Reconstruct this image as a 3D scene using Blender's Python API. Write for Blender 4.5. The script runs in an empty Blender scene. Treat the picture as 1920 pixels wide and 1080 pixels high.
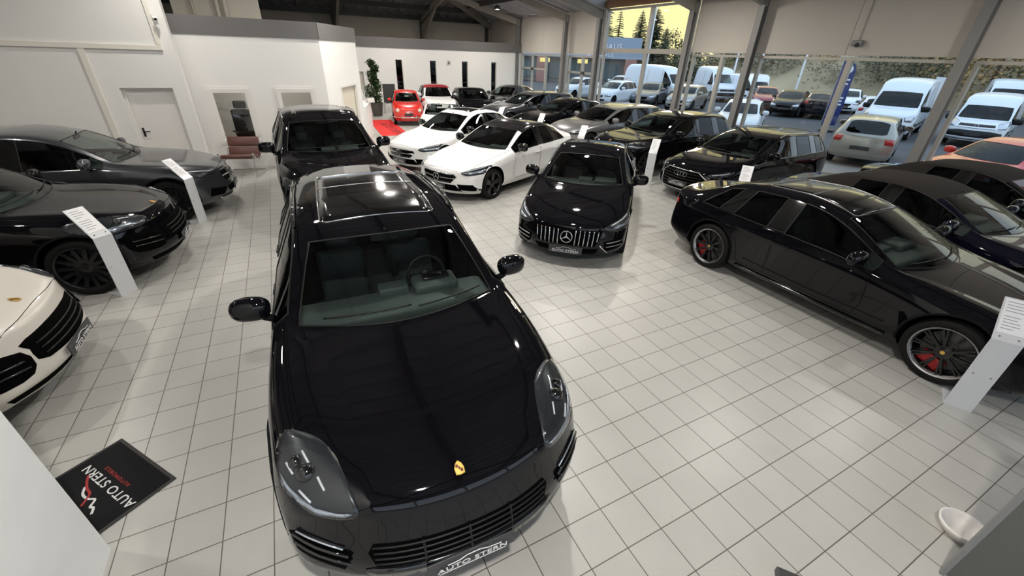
import bpy, bmesh, math, random
from mathutils import Vector, Matrix
from mathutils.bvhtree import BVHTree
R = math.radians
random.seed(7)
scn = bpy.context.scene
COL = scn.collection

# ------------------------------------------------------------------ camera
CZ = 2.899
YAW, PITCH, ROLL = 0.4896, 0.5169, 0.0382
F_PX = 772.67
Fv = Vector((math.sin(YAW)*math.cos(PITCH), math.cos(YAW)*math.cos(PITCH), -math.sin(PITCH)))
Rv = Vector((math.cos(YAW), -math.sin(YAW), 0))
Uv = Rv.cross(Fv)
R2 = Rv*math.cos(ROLL) + Uv*math.sin(ROLL)
U2 = Uv*math.cos(ROLL) - Rv*math.sin(ROLL)
cam_d = bpy.data.cameras.new('camera')
cam_d.sensor_width = 36.0
cam_d.lens = 36.0*F_PX/1920.0
cam_d.clip_start = 0.05
cam_d.clip_end = 600
cam = bpy.data.objects.new('camera', cam_d)
COL.objects.link(cam)
mw = Matrix(((R2.x, U2.x, -Fv.x), (R2.y, U2.y, -Fv.y), (R2.z, U2.z, -Fv.z))).to_4x4()
mw.translation = Vector((0, 0, CZ))
cam.matrix_world = mw
scn.camera = cam

# ------------------------------------------------------------------ world
SUNSET_AZ = math.radians(47)      # compass direction of the sunset, clockwise from +Y
w = bpy.data.worlds.new('world'); scn.world = w; w.use_nodes = True
nt = w.node_tree; nt.nodes.clear()
def wn(t, **k):
    n = nt.nodes.new(t)
    for a, b in k.items(): setattr(n, a, b)
    return n
tc = wn('ShaderNodeTexCoord'); sep = wn('ShaderNodeSeparateXYZ')
nt.links.new(tc.outputs['Generated'], sep.inputs[0])
elev = wn('ShaderNodeValToRGB')
el = elev.color_ramp.elements
el[0].position = 0.0; el[0].color = (0.80, 0.90, 1.02, 1)
el[1].position = 1.0; el[1].color = (0.58, 0.76, 1.02, 1)
nt.links.new(sep.outputs['Z'], elev.inputs[0])
dotn = wn('ShaderNodeVectorMath', operation='DOT_PRODUCT')
dotn.inputs[1].default_value = (math.sin(SUNSET_AZ), math.cos(SUNSET_AZ), -0.1)
nt.links.new(tc.outputs['Generated'], dotn.inputs[0])
glow = wn('ShaderNodeMapRange'); glow.interpolation_type = 'SMOOTHSTEP'
glow.inputs['From Min'].default_value = 0.45; glow.inputs['From Max'].default_value = 0.98
nt.links.new(dotn.outputs['Value'], glow.inputs['Value'])
mixw = wn('ShaderNodeMixRGB')
nt.links.new(glow.outputs['Result'], mixw.inputs['Fac'])
nt.links.new(elev.outputs['Color'], mixw.inputs['Color1'])
noi = wn('ShaderNodeTexNoise'); noi.inputs['Scale'].default_value = 2.2; noi.inputs['Detail'].default_value = 3
mp = wn('ShaderNodeMapping'); mp.inputs['Scale'].default_value = (1, 1, 5)
nt.links.new(tc.outputs['Generated'], mp.inputs[0]); nt.links.new(mp.outputs[0], noi.inputs['Vector'])
warm = wn('ShaderNodeMixRGB')
warm.inputs['Color1'].default_value = (0.80, 0.62, 0.29, 1); warm.inputs['Color2'].default_value = (0.86, 0.79, 0.38, 1)
nt.links.new(noi.outputs['Fac'], warm.inputs['Fac'])
nt.links.new(warm.outputs['Color'], mixw.inputs['Color2'])
bg = wn('ShaderNodeBackground'); bg.inputs['Strength'].default_value = 1.7
nt.links.new(mixw.outputs['Color'], bg.inputs['Color'])
wo = wn('ShaderNodeOutputWorld'); nt.links.new(bg.outputs[0], wo.inputs[0])

# low, hazy sun
sd = bpy.data.lights.new('sun', 'SUN'); sd.energy = 0.35; sd.angle = R(8); sd.color = (1.0, 0.82, 0.6)
sun = bpy.data.objects.new('sun', sd); COL.objects.link(sun)
sv = Vector((math.sin(SUNSET_AZ), math.cos(SUNSET_AZ), 0.22)).normalized()
sun.rotation_euler = sv.to_track_quat('Z', 'Y').to_euler()

vs = scn.view_settings
vs.view_transform = 'Standard'; vs.look = 'None'; vs.gamma = 1.0; vs.use_curve_mapping = False
vs.exposure = 0.0

# ------------------------------------------------------------------ materials
MATS = {}
def pmat(name, col, rough=0.5, metal=0.0, coat=0.0, spec=0.5, emit=None, est=1.0, noise=0.0, nscale=8.0, bump=0.0, bscale=60.0, back=None, coat_rough=0.03):
    if name in MATS: return MATS[name]
    m = bpy.data.materials.new(name); m.use_nodes = True
    t = m.node_tree; b = t.nodes['Principled BSDF']
    b.inputs['Base Color'].default_value = (*col, 1); b.inputs['Roughness'].default_value = rough
    b.inputs['Metallic'].default_value = metal; b.inputs['Coat Weight'].default_value = coat
    b.inputs['Coat Roughness'].default_value = coat_rough
    b.inputs['Specular IOR Level'].default_value = spec
    if emit:
        b.inputs['Emission Color'].default_value = (*emit, 1); b.inputs['Emission Strength'].default_value = est
    tcn = None
    if noise or bump:
        tcn = t.nodes.new('ShaderNodeTexCoord')
    if noise:
        n = t.nodes.new('ShaderNodeTexNoise'); n.inputs['Scale'].default_value = nscale; n.inputs['Detail'].default_value = 5
        t.links.new(tcn.outputs['Object'], n.inputs['Vector'])
        mx = t.nodes.new('ShaderNodeMixRGB')
        mx.inputs['Color1'].default_value = (*[c*(1-noise) for c in col], 1)
        mx.inputs['Color2'].default_value = (*[min(1, c*(1+noise)) for c in col], 1)
        t.links.new(n.outputs['Fac'], mx.inputs['Fac']); t.links.new(mx.outputs[0], b.inputs['Base Color'])
    if bump:
        n = t.nodes.new('ShaderNodeTexNoise'); n.inputs['Scale'].default_value = bscale; n.inputs['Detail'].default_value = 4
        t.links.new(tcn.outputs['Object'], n.inputs['Vector'])
        bp = t.nodes.new('ShaderNodeBump'); bp.inputs['Strength'].default_value = bump; bp.inputs['Distance'].default_value = 0.01
        t.links.new(n.outputs['Fac'], bp.inputs['Height']); t.links.new(bp.outputs[0], b.inputs['Normal'])
    if back is not None:      # the inner side of a panel is lined with dark trim
        g = t.nodes.new('ShaderNodeNewGeometry'); ms = t.nodes.new('ShaderNodeMixShader')
        d = t.nodes.new('ShaderNodeBsdfDiffuse'); d.inputs['Color'].default_value = (*back, 1)
        out = t.nodes['Material Output']
        t.links.new(g.outputs['Backfacing'], ms.inputs[0]); t.links.new(b.outputs[0], ms.inputs[1]); t.links.new(d.outputs[0], ms.inputs[2])
        t.links.new(ms.outputs[0], out.inputs['Surface'])
    MATS[name] = m
    return m
def glassmat(name, tint, rough=0.0, ior=1.5):
    if name in MATS: return MATS[name]
    m = bpy.data.materials.new(name); m.use_nodes = True; t = m.node_tree; t.nodes.clear()
    tr = t.nodes.new('ShaderNodeBsdfTransparent'); tr.inputs['Color'].default_value = (*tint, 1)
    gl = t.nodes.new('ShaderNodeBsdfGlossy'); gl.inputs['Roughness'].default_value = rough
    f0 = ((ior-1)/(ior+1))**2
    lw = t.nodes.new('ShaderNodeLayerWeight'); lw.inputs['Blend'].default_value = 0.5
    pw = t.nodes.new('ShaderNodeMath'); pw.operation = 'POWER'; pw.inputs[1].default_value = 5.0
    fr = t.nodes.new('ShaderNodeMath'); fr.operation = 'MULTIPLY_ADD'; fr.inputs[1].default_value = 1-f0; fr.inputs[2].default_value = f0
    t.links.new(lw.outputs['Facing'], pw.inputs[0]); t.links.new(pw.outputs[0], fr.inputs[0])
    mx = t.nodes.new('ShaderNodeMixShader'); o = t.nodes.new('ShaderNodeOutputMaterial')
    t.links.new(fr.outputs[0], mx.inputs[0]); t.links.new(tr.outputs[0], mx.inputs[1]); t.links.new(gl.outputs[0], mx.inputs[2])
    t.links.new(mx.outputs[0], o.inputs[0])
    MATS[name] = m
    return m

IN = (0.012, 0.012, 0.013)
BLACK = pmat('black_paint', (0.0028, 0.0026, 0.0038), 0.03, 0, 0, 0.38, back=IN)
BLUEBLACK = pmat('midnight_paint', (0.004, 0.004, 0.010), 0.035, 0.0, 0, 0.5, back=IN)
WHITE = pmat('white_paint', (0.80, 0.80, 0.79), 0.3, 0, 0.7, back=IN)
CREAM = pmat('chalk_paint', (0.66, 0.62, 0.56), 0.3, 0, 0.7, back=IN)
GREY = pmat('graphite_paint', (0.045, 0.048, 0.055), 0.3, 0.5, 1.0, back=IN)
SILVERP = pmat('light_grey_paint', (0.16, 0.16, 0.165), 0.32, 0.55, 0.9, back=IN)
SILVER = pmat('silver_paint', (0.34, 0.34, 0.31), 0.32, 0.5, 0.7, back=IN)
REDP = pmat('red_paint', (0.62, 0.02, 0.012), 0.28, 0, 0.8, back=IN)
REDR = pmat('dark_red_paint', (0.30, 0.02, 0.025), 0.3, 0, 0.8, back=IN)
VANW = pmat('van_white_paint', (0.72, 0.78, 0.83), 0.38, 0, 0.4, back=IN)
SOFT = pmat('soft_top_fabric', (0.018, 0.016, 0.015), 0.95, 0, 0, 0.15, bump=0.25, bscale=220)
RUBBER = pmat('tyre_rubber', (0.006, 0.006, 0.006), 0.7, spec=0.2)
TRIM = pmat('black_trim', (0.006, 0.006, 0.006), 0.42, spec=0.3)
GLOSSBLK = pmat('gloss_black_trim', (0.004, 0.004, 0.004), 0.12, 0, 0.5)
GAP = pmat('panel_gap_black', (0.001, 0.001, 0.001), 0.9, spec=0.05)
CHROME = pmat('chrome', (0.75, 0.76, 0.77), 0.12, 1.0)
SATIN = pmat('satin_aluminium', (0.42, 0.42, 0.42), 0.32, 1.0)
RIMBLK = pmat('black_alloy', (0.007, 0.007, 0.008), 0.28, 0.3, 0.4)
RIMSIL = pmat('silver_alloy', (0.35, 0.36, 0.37), 0.3, 0.9)
BRAKER = pmat('red_brake_caliper', (0.35, 0.01, 0.01), 0.35)
DISC = pmat('brake_disc_steel', (0.12, 0.12, 0.12), 0.4, 0.9)
GOLD = pmat('gold_crest', (0.75, 0.48, 0.12), 0.3, 0.7)
LENSIN = pmat('headlight_inside', (0.028, 0.030, 0.033), 0.3, 0.3)
LENSGREY = pmat('headlight_reflector', (0.50, 0.54, 0.60), 0.22, 0.75)
LEDW = pmat('led_strip_white', (0.8, 0.83, 0.85), 0.2, 0.2)
TAILR = pmat('tail_light_red', (0.45, 0.01, 0.008), 0.2, 0, 0.6)
TAILO = pmat('tail_light_orange', (0.75, 0.16, 0.05), 0.2, 0, 0.6)
CABIN = pmat('cabin_trim_dark', (0.030, 0.033, 0.034), 0.6)
SEATM = pmat('seat_leather_slate', (0.035, 0.046, 0.050), 0.5)
SEATB = pmat('seat_leather_brown', (0.09, 0.045, 0.03), 0.5)
DASHM = pmat('dashboard_slate', (0.060, 0.068, 0.068), 0.55)
WHITETX = pmat('lettering_white', (0.75, 0.75, 0.75), 0.5)
PLATE = pmat('dark_plate', (0.035, 0.037, 0.04), 0.45)
WSG = glassmat('windshield_glass', (0.62, 0.70, 0.66))
WSGD = glassmat('windshield_glass_dark', (0.22, 0.25, 0.24))
SDG = glassmat('side_glass', (0.40, 0.45, 0.44))
PVG = glassmat('privacy_glass', (0.045, 0.05, 0.055))
LGT = glassmat('headlight_lens', (0.86, 0.88, 0.90))
PANE = glassmat('window_pane', (0.93, 0.95, 0.95), ior=1.35)

# ------------------------------------------------------------------ mesh helpers
def link(name, bm_or_me, mat=None, parent=None, smooth=False, loc=None, sharp=None):
    if isinstance(bm_or_me, bmesh.types.BMesh):
        bm = bm_or_me
        if smooth:
            for f in bm.faces: f.smooth = True
            if sharp:
                bm.normal_update()
                for e in bm.edges:
                    if len(e.link_faces) == 2 and e.calc_face_angle(0) > sharp: e.smooth = False
        me = bpy.data.meshes.new(name); bm.to_mesh(me); bm.free()
    else: me = bm_or_me
    o = bpy.data.objects.new(name, me); COL.objects.link(o)
    if mat is not None and len(me.materials) == 0:
        for mm in (mat if isinstance(mat, (list, tuple)) else [mat]): me.materials.append(mm)
    if parent: o.parent = parent
    if loc: o.location = loc
    return o
def tag(o, label=None, cat=None, group=None, kind=None):
    if label: o['label'] = label
    if cat: o['category'] = cat
    if group: o['group'] = group
    if kind: o['kind'] = kind
    return o
def empty(name, loc, rz=0.0, label=None, cat=None, group=None):
    o = bpy.data.objects.new(name, None); COL.objects.link(o)
    o.location = loc; o.rotation_euler = (0, 0, rz); o.empty_display_size = 0.2
    return tag(o, label, cat, group)
def copy_tree(o, parent=None):
    c = o.copy(); COL.objects.link(c)
    if parent is not None: c.parent = parent
    for ch in list(o.children): copy_tree(ch, c)
    return c
def box(bm, x0, x1, y0, y1, z0, z1, bevel=0.0, mat=0, M=None):
    vs_ = [bm.verts.new((x, y, z)) for x in (x0, x1) for y in (y0, y1) for z in (z0, z1)]
    fs = [bm.faces.new([vs_[i] for i in q]) for q in ((0, 1, 3, 2), (4, 6, 7, 5), (0, 4, 5, 1), (2, 3, 7, 6), (0, 2, 6, 4), (1, 5, 7, 3))]
    for f in fs: f.material_index = mat
    if M is not None:
        for v in vs_: v.co = M @ v.co
    if bevel > 0:
        es = list({e for f in fs for e in f.edges})
        r = bmesh.ops.bevel(bm, geom=es, offset=bevel, segments=2, affect='EDGES', profile=0.5)
        for f in r['faces']: f.material_index = mat
    return vs_
def B(x0, x1, y0, y1, z0, z1, bevel=0.0):
    bm = bmesh.new(); box(bm, x0, x1, y0, y1, z0, z1, bevel); return bm
def tube(bm, pts, r, seg=6, closed=False, mat=0, flat=None):
    pts = [Vector(p) for p in pts]; n = len(pts); rings = []
    up = Vector((0, 0, 1))
    for i, p in enumerate(pts):
        a = pts[(i-1) % n] if (closed or i > 0) else pts[i]
        b = pts[(i+1) % n] if (closed or i < n-1) else pts[i]
        t = (b-a)
        t = t.normalized() if t.length > 1e-9 else Vector((1, 0, 0))
        s = t.cross(up)
        if s.length < 1e-3: s = t.cross(Vector((0, 1, 0)))
        s.normalize(); u = s.cross(t)
        rr = r[i] if isinstance(r, (list, tuple)) else r
        ring = []
        for k in range(seg):
            an = 2*math.pi*k/seg
            ring.append(bm.verts.new(p + (s*math.cos(an) + u*math.sin(an)*(flat or 1))*rr))
        rings.append(ring)
    m = n if closed else n-1
    for i in range(m):
        A, Bb = rings[i], rings[(i+1) % n]
        for k in range(seg):
            try:
                f = bm.faces.new((A[k], A[(k+1) % seg], Bb[(k+1) % seg], Bb[k])); f.material_index = mat
            except ValueError: pass
    if not closed:
        for rg in (rings[0][::-1], rings[-1]):
            try: bm.faces.new(rg).material_index = mat
            except ValueError: pass
def lathe(bm, prof, seg=32, axis='Y', mat=0, closed_prof=False, center=(0, 0, 0)):
    # prof: list of (radius, offset along the axis)
    rings = []; c = Vector(center)
    for (r, h) in prof:
        ring = []
        for k in range(seg):
            a = 2*math.pi*k/seg; ca, sa = r*math.cos(a), r*math.sin(a)
            v = (ca, h, sa) if axis == 'Y' else ((ca, sa, h) if axis == 'Z' else (h, ca, sa))
            ring.append(bm.verts.new(Vector(v)+c))
        rings.append(ring)
    n = len(rings)
    for i in range(n if closed_prof else n-1):
        A, Bb = rings[i], rings[(i+1) % n]
        for k in range(seg):
            f = bm.faces.new((A[k], A[(k+1) % seg], Bb[(k+1) % seg], Bb[k])); f.material_index = mat
    if not closed_prof:
        for rg, pr in ((rings[0], prof[0]), (rings[-1], prof[-1])):
            if pr[0] > 1e-4: bm.faces.new(rg).material_index = mat
def blob(bm, c, r, seg=12, rings=8, mat=0, M=None, p=1.0):
    c = Vector(c); rr = []
    for i in range(rings+1):
        th = math.pi*i/rings; ring = []
        for k in range(seg):
            ph = 2*math.pi*k/seg
            def sp(v): return math.copysign(abs(v)**p, v)
            v = Vector((r[0]*sp(math.sin(th))*sp(math.cos(ph)), r[1]*sp(math.sin(th))*sp(math.sin(ph)), r[2]*sp(math.cos(th))))
            if M is not None: v = M @ v
            ring.append(bm.verts.new(v+c))
        rr.append(ring)
    for i in range(rings):
        for k in range(seg):
            f = bm.faces.new((rr[i][k], rr[i+1][k], rr[i+1][(k+1) % seg], rr[i][(k+1) % seg])); f.material_index = mat
def text_mesh(body, size, depth=0.002, shear=0.0, spacing=1.0, extr=True):
    cu = bpy.data.curves.new('tx', 'FONT'); cu.body = body; cu.size = size; cu.align_x = 'CENTER'; cu.align_y = 'CENTER'
    cu.extrude = depth; cu.shear = shear; cu.space_character = spacing
    cu.offset = size*0.012
    o = bpy.data.objects.new('tx', cu); COL.objects.link(o)
    bpy.context.view_layer.update()
    me = bpy.data.meshes.new_from_object(o.evaluated_get(bpy.context.evaluated_depsgraph_get()))
    bpy.data.objects.remove(o); bpy.data.curves.remove(cu)
    return me
def crom(pts, n=6, closed=False):
    P = [Vector(p) for p in pts]; out = []; N = len(P)
    for i in range(N if closed else N-1):
        p0 = P[(i-1) % N] if (closed or i > 0) else P[i]
        p1 = P[i]; p2 = P[(i+1) % N]; p3 = P[(i+2) % N] if (closed or i < N-2) else p2
        for k in range(n):
            t = k/n
            out.append(0.5*((2*p1)+(p2-p0)*t+(2*p0-5*p1+4*p2-p3)*t*t+(3*p1-p0-3*p2+p3)*t**3))
    if not closed: out.append(P[-1])
    return out
# ------------------------------------------------------------------ surface materials
TX, TY = 0.304, 0.304*1.0122
def tile_material():
    m = bpy.data.materials.new('floor_tiles'); m.use_nodes = True; t = m.node_tree; N = t.nodes.new; Lk = t.links.new
    b = t.nodes['Principled BSDF']
    g = N('ShaderNodeNewGeometry'); s = N('ShaderNodeSeparateXYZ'); Lk(g.outputs['Position'], s.inputs[0])
    def mth(op, a, bb=None, c=None):
        n = N('ShaderNodeMath'); n.operation = op
        for i, v in enumerate((a, bb, c)):
            if v is None: continue
            if isinstance(v, (int, float)): n.inputs[i].default_value = v
            else: Lk(v, n.inputs[i])
        return n.outputs[0]
    u = mth('SUBTRACT', mth('DIVIDE', s.outputs['X'], TX), 3.934); v = mth('SUBTRACT', mth('DIVIDE', s.outputs['Y'], TY), 4.2743/1.0122)
    def edge(a):
        fr = mth('FRACT', a); return mth('MINIMUM', fr, mth('SUBTRACT', 1.0, fr))
    d = mth('MINIMUM', edge(u), edge(v))
    mr = N('ShaderNodeMapRange'); mr.inputs['From Min'].default_value = 0.008; mr.inputs['From Max'].default_value = 0.014
    Lk(d, mr.inputs['Value'])
    cmb = N('ShaderNodeCombineXYZ'); Lk(mth('FLOOR', u), cmb.inputs[0]); Lk(mth('FLOOR', v), cmb.inputs[1])
    wnz = N('ShaderNodeTexWhiteNoise'); wnz.noise_dimensions = '2D'; Lk(cmb.outputs[0], wnz.inputs['Vector'])
    nz = N('ShaderNodeTexNoise'); nz.inputs['Scale'].default_value = 3.0; nz.inputs['Detail'].default_value = 6; nz.inputs['Roughness'].default_value = .65
    Lk(g.outputs['Position'], nz.inputs['Vector'])
    mixc = N('ShaderNodeMixRGB'); mixc.inputs['Color1'].default_value = (.405, .40, .375, 1); mixc.inputs['Color2'].default_value = (.495, .49, .46, 1)
    Lk(mth('ADD', mth('MULTIPLY', nz.outputs['Fac'], .7), mth('MULTIPLY', wnz.outputs['Value'], .3)), mixc.inputs['Fac'])
    spk = N('ShaderNodeTexNoise'); spk.inputs['Scale'].default_value = 26; spk.inputs['Detail'].default_value = 2; Lk(g.outputs['Position'], spk.inputs['Vector'])
    sr = N('ShaderNodeMapRange'); sr.inputs['From Min'].default_value = .73; sr.inputs['From Max'].default_value = .78; Lk(spk.outputs['Fac'], sr.inputs['Value'])
    mx0 = N('ShaderNodeMixRGB'); Lk(mth('MULTIPLY', sr.outputs['Result'], .35), mx0.inputs['Fac']); Lk(mixc.outputs[0], mx0.inputs['Color1']); mx0.inputs['Color2'].default_value = (.24, .23, .2, 1)
    mx = N('ShaderNodeMixRGB'); Lk(mr.outputs['Result'], mx.inputs['Fac']); mx.inputs['Color1'].default_value = (.11, .095, .075, 1); Lk(mx0.outputs[0], mx.inputs['Color2'])
    Lk(mx.outputs[0], b.inputs['Base Color'])
    rg = N('ShaderNodeMapRange'); rg.inputs['To Min'].default_value = .24; rg.inputs['To Max'].default_value = .44; Lk(nz.outputs['Fac'], rg.inputs['Value']); Lk(rg.outputs[0], b.inputs['Roughness'])
    b.inputs['Specular IOR Level'].default_value = .5
    bp = N('ShaderNodeBump'); bp.inputs['Strength'].default_value = .35; bp.inputs['Distance'].default_value = .003
    Lk(mr.outputs['Result'], bp.inputs['Height']); Lk(bp.outputs[0], b.inputs['Normal'])
    return m
TILE = tile_material()
WALL = pmat('white_plaster', (.76, .75, .725), .75, noise=.03, nscale=1.2, bump=.08, bscale=30)
WALLB = pmat('beige_plaster', (.60, .56, .48), .8, noise=.04, nscale=1.0)
FASCIA = pmat('grey_fascia', (.135, .13, .127), .6)
PANEL = pmat('beige_panel', (.56, .52, .46), .65, noise=.04, nscale=.7)
FRAME = pmat('aluminium_frame', (.44, .42, .37), .42, .35)
STEEL = pmat('grey_steel', (.24, .235, .225), .45, .1)
STEELD = pmat('dark_steel', (.05, .05, .05), .5, .1)
SHEET = pmat('ceiling_sheet', (.42, .42, .45), .4, .3)
BEAMW = pmat('light_timber_beam', (.36, .33, .28), .6, noise=.1, nscale=4)
BEAMB = pmat('brown_timber_beam', (.30, .17, .09), .55, noise=.2, nscale=6)
DOORW = pmat('white_door', (.74, .72, .69), .5)
DARKGL = glassmat('dark_slot_glass', (.35, .38, .38))
ASPH = pmat('asphalt', (.075, .078, .085), .9, noise=.25, nscale=.6, bump=.2, bscale=30)
PAVE = pmat('concrete_paving', (.26, .24, .215), .85, noise=.12, nscale=1.5)

def S(name, bm, mat, parent=None, **k):
    o = link(name, bm, mat, parent, **k)
    if parent is None: o['kind'] = 'structure'
    return o
XW, YB, YO, YL = 13.5, 25.3, 13.3, 12.9
# floor: the hall, with a clean edge at the window wall
S('floor', B(-10, XW+.12, -6, 30, -.12, 0), TILE)
S('ground', B(XW+.12, 160, -80, 190, -.5, -.04), ASPH)
S('paving', B(XW+.12, XW+4.2, -20, 60, -.04, -.012), PAVE)

# roof of corrugated sheet, ribs running down the slope
def zroof(x): return 4.60+(13.5-x)*.235 if x > 2 else 4.60+11.5*.235-(2-x)*.235
YBK = 29.9
def zr2(x, y): return min(zroof(x), 4.60+(YBK-y)*.235)
bm = bmesh.new()
PR = ((0, 0), (.22, 0), (.26, .09), (.56, .09), (.60, 0)); PER = .62
def strip(bm, f0, f1, c0, c1, swap=False):
    """ribbed sheet: across the ribs from c0 to c1, each rib running from f0(c) to f1(c)"""
    va, vb = [], []; n = int((c1-c0)/PER)+1
    for k in range(n):
        for dc, dz in PR:
            c = min(c0+k*PER+dc, c1); a_, b_ = f0(c), f1(c)
            if b_-a_ < .02: continue
            for lst, u in ((va, a_), (vb, b_)):
                x, y = (c, u) if swap else (u, c)
                lst.append(bm.verts.new((x, y, zr2(x, y)+.12+dz)))
    for i in range(len(va)-1): bm.faces.new((va[i], va[i+1], vb[i+1], vb[i]))
strip(bm, lambda y: -10, lambda y: min(2, 20.4-y), -6, YBK)
strip(bm, lambda y: max(2, y-16.4), lambda y: 11.2, -6, 27.5)
strip(bm, lambda y: max(11.2, y-16.4), lambda y: 14, -6, 12.3); strip(bm, lambda y: max(11.2, y-16.4), lambda y: 14, 17.5, YBK)
strip(bm, lambda x: max(18.4, 16.4+x) if x > 2 else max(18.4, 20.4-x), lambda x: 30.2, -9.4, 13.5, swap=True)
S('ceiling', bm, SHEET)
bm = bmesh.new()   # dormer over the tall window
box(bm, 11.0, 14.2, 12.2, 17.6, 6.0, 6.1); box(bm, 11.0, 11.1, 12.2, 17.6, 5.3, 6.0)
for yy in (12.2, 17.5):
    v = [bm.verts.new(p) for p in ((11, yy, 5.3), (13.6, yy, 4.7), (13.6, yy, 6.0), (11, yy, 6.0))]; bm.faces.new(v)
S('ceiling_dormer', bm, SHEET)
# purlins
PL_ = 'dark steel purlin under the roof sheet, '
for i, x in enumerate([-8.2, -5.8, -3.4, -1.0, 1.4, 3.8, 6.2, 8.6, 10.8, 12.7]):
    ye = min(YBK, (YBK-(13.5-x)) if x > 2 else YBK-(x+9.5))
    if x > 12: ye = 12.2
    tag(link('roof_purlin', B(x-.06, x+.06, -6, ye, zroof(x)-.14, zroof(x)+.10, 0), STEELD), PL_+'running away from the camera', 'roof beam', 'purlins under the roof sheet', 'structure')
for i, y in enumerate([29.6, 27.9, 25.9, 23.7, 21.5]):
    x0, x1 = -9.5+(YBK-y), 13.5-(YBK-y); z = 4.60+(YBK-y)*.235
    tag(link('roof_purlin', B(x0, x1, y-.07, y+.07, z-.16, z+.08, 0), STEELD), PL_+'running across the far end', 'roof beam', 'purlins across the far end', 'structure')

# hall walls
def gable(y0, y1, mat, name, z0=0):
    bm = bmesh.new()
    for y in (y0, y1):
        pts = [(-10, z0), (XW, z0), (XW, 4.9), (-10, 4.9)]
        bm.faces.new([bm.verts.new((x, y, z)) for x, z in pts])
    return S(name, bm, mat)
WALLD = pmat('back_wall_beige', (.50, .46, .39), .75)
gable(29.9, 30.1, WALLD, 'wall_back')
S('wall_west', B(-10.1, -9.9, -6, 30, 0, 5.2), WALL)
# gallery side behind the camera, tall windows under a parapet
bm = bmesh.new()
box(bm, -10, -4, -6.1, -5.9, 0, 7.5); box(bm, 9.5, XW, -6.1, -5.9, 0, 7.5); box(bm, -4, 9.5, -6.1, -5.9, 4.4, 7.5); box(bm, -4, 9.5, -6.1, -5.9, 0, .5)
for x in (-1.3, 1.4, 4.1, 6.8): box(bm, x-.06, x+.06, -6.1, -5.9, .5, 4.4)
S('wall_gallery', bm, WALL)
# left wall with door recess and trims
bm = bmesh.new()
dx0, dx1, dz1 = -3.13, -2.17, 1.95
ZL = 7.0
box(bm, -10, dx0, YL, YL+.28, 0, ZL); box(bm, dx1, -1.90, YL, YL+.28, 0, ZL); box(bm, dx0, dx1, YL, YL+.28, dz1, ZL)
S('wall_left', bm, WALL)
dr = S('door_1', B(dx0+.02, dx1-.02, YL+.15, YL+.20, 0, dz1-.01), DOORW)
bm = bmesh.new(); box(bm, dx0, dx0+.055, YL+.10, YL+.22, 0, dz1-.001); box(bm, dx1-.055, dx1-.001, YL+.10, YL+.22, 0, dz1-.001); box(bm, dx0+.055, dx1-.055, YL+.10, YL+.22, dz1-.05, dz1)
link('door_frame', bm, DOORW, dr)
bm = bmesh.new(); box(bm, dx0+.09, dx0+.13, YL+.135, YL+.15, .90, 1.10, .004); tube(bm, [(dx0+.11, YL+.14, 1.02), (dx0+.11, YL+.09, 1.02), (dx0+.24, YL+.09, 1.02)], .011, 8)
link('door_handle', bm, TRIM, dr, smooth=True)
LTRIM = pmat('cream_trim', (.74, .71, .64), .6)
bm = bmesh.new(); box(bm, -10, -2.11, YL-.05, YL, 2.70, 2.80, .008); box(bm, -2.19, -2.11, YL-.05, YL, 2.80, 6.8, .008)
S('trim_1', bm, LTRIM)
S('trim_2', B(-3.56, -3.44, YL-.04, YL, 0, 2.70, .008), LTRIM)
sc_ = empty('security_camera', (-2.06, YL-.05, 3.33), 0, 'small white dome security camera on the corner of the moulding, high on the left wall', 'security camera')
bm = bmesh.new(); box(bm, -.05, .05, -.02, .0, -.05, .05, .005); tube(bm, [(0, -.01, 0), (0, -.09, -.01)], .016, 8); link('bracket', bm, DOORW, sc_)
bm = bmesh.new(); blob(bm, (0.02, -.12, -.03), (.05, .06, .045), 14, 8); link('housing', bm, DOORW, sc_, smooth=True)
bm = bmesh.new(); blob(bm, (0.03, -.15, -.045), (.03, .035, .03), 12, 8); link('lens', bm, GLOSSBLK, sc_, smooth=True)

# office block
W1 = (-1.48, -.77, .72, 1.83); W2 = (.02, .75, .72, 1.83)
FZ0, FZ1 = 3.05, 3.42
bm = bmesh.new()
def wall_with_holes(bm, x0, x1, y0, y1, z0, z1, holes):
    xs_ = x0
    for (a, b_, c, d) in sorted(holes):
        box(bm, xs_, a, y0, y1, z0, z1); box(bm, a, b_, y0, y1, z0, c); box(bm, a, b_, y0, y1, d, z1); xs_ = b_
    box(bm, xs_, x1, y0, y1, z0, z1)
wall_with_holes(bm, -1.92, 1.17, YO, YO+.15, 0, FZ0, [W1, W2])
ca, cb_ = Vector((1.17, YO, 0)), Vector((2.45, 15.8, 0)); cd = (cb_-ca).normalized(); cn = Vector((cd.y, -cd.x, 0)); CLn = (cb_-ca).length
def slab(bm, u0, u1, z0, z1, t0=0.0, t1=.14):
    vv = []
    for u in (u0, u1):
        for t in (t0, t1):
            for z in (z0, z1):
                p = ca+cd*u-cn*t; vv.append(bm.verts.new((p.x, p.y, z)))
    for q_ in ((0, 1, 3, 2), (4, 6, 7, 5), (0, 4, 5, 1), (2, 3, 7, 6), (0, 2, 6, 4), (1, 5, 7, 3)): bm.faces.new([vv[i] for i in q_])
ud0, ud1 = .36*CLn, .84*CLn
slab(bm, 0, ud0, 0, FZ0); slab(bm, ud1, CLn, 0, FZ0); slab(bm, ud0, ud1, 1.88, FZ0)
box(bm, 2.31, 2.45, 15.75, YB, 0, FZ0)
S('wall_office', bm, WALL)
bm = bmesh.new(); slab(bm, ud0+.02, ud1-.02, 0, 1.86, .08, .12)
d2 = S('door_2', bm, pmat('cream_door', (.66, .60, .50), .5))
bm = bmesh.new()
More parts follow.
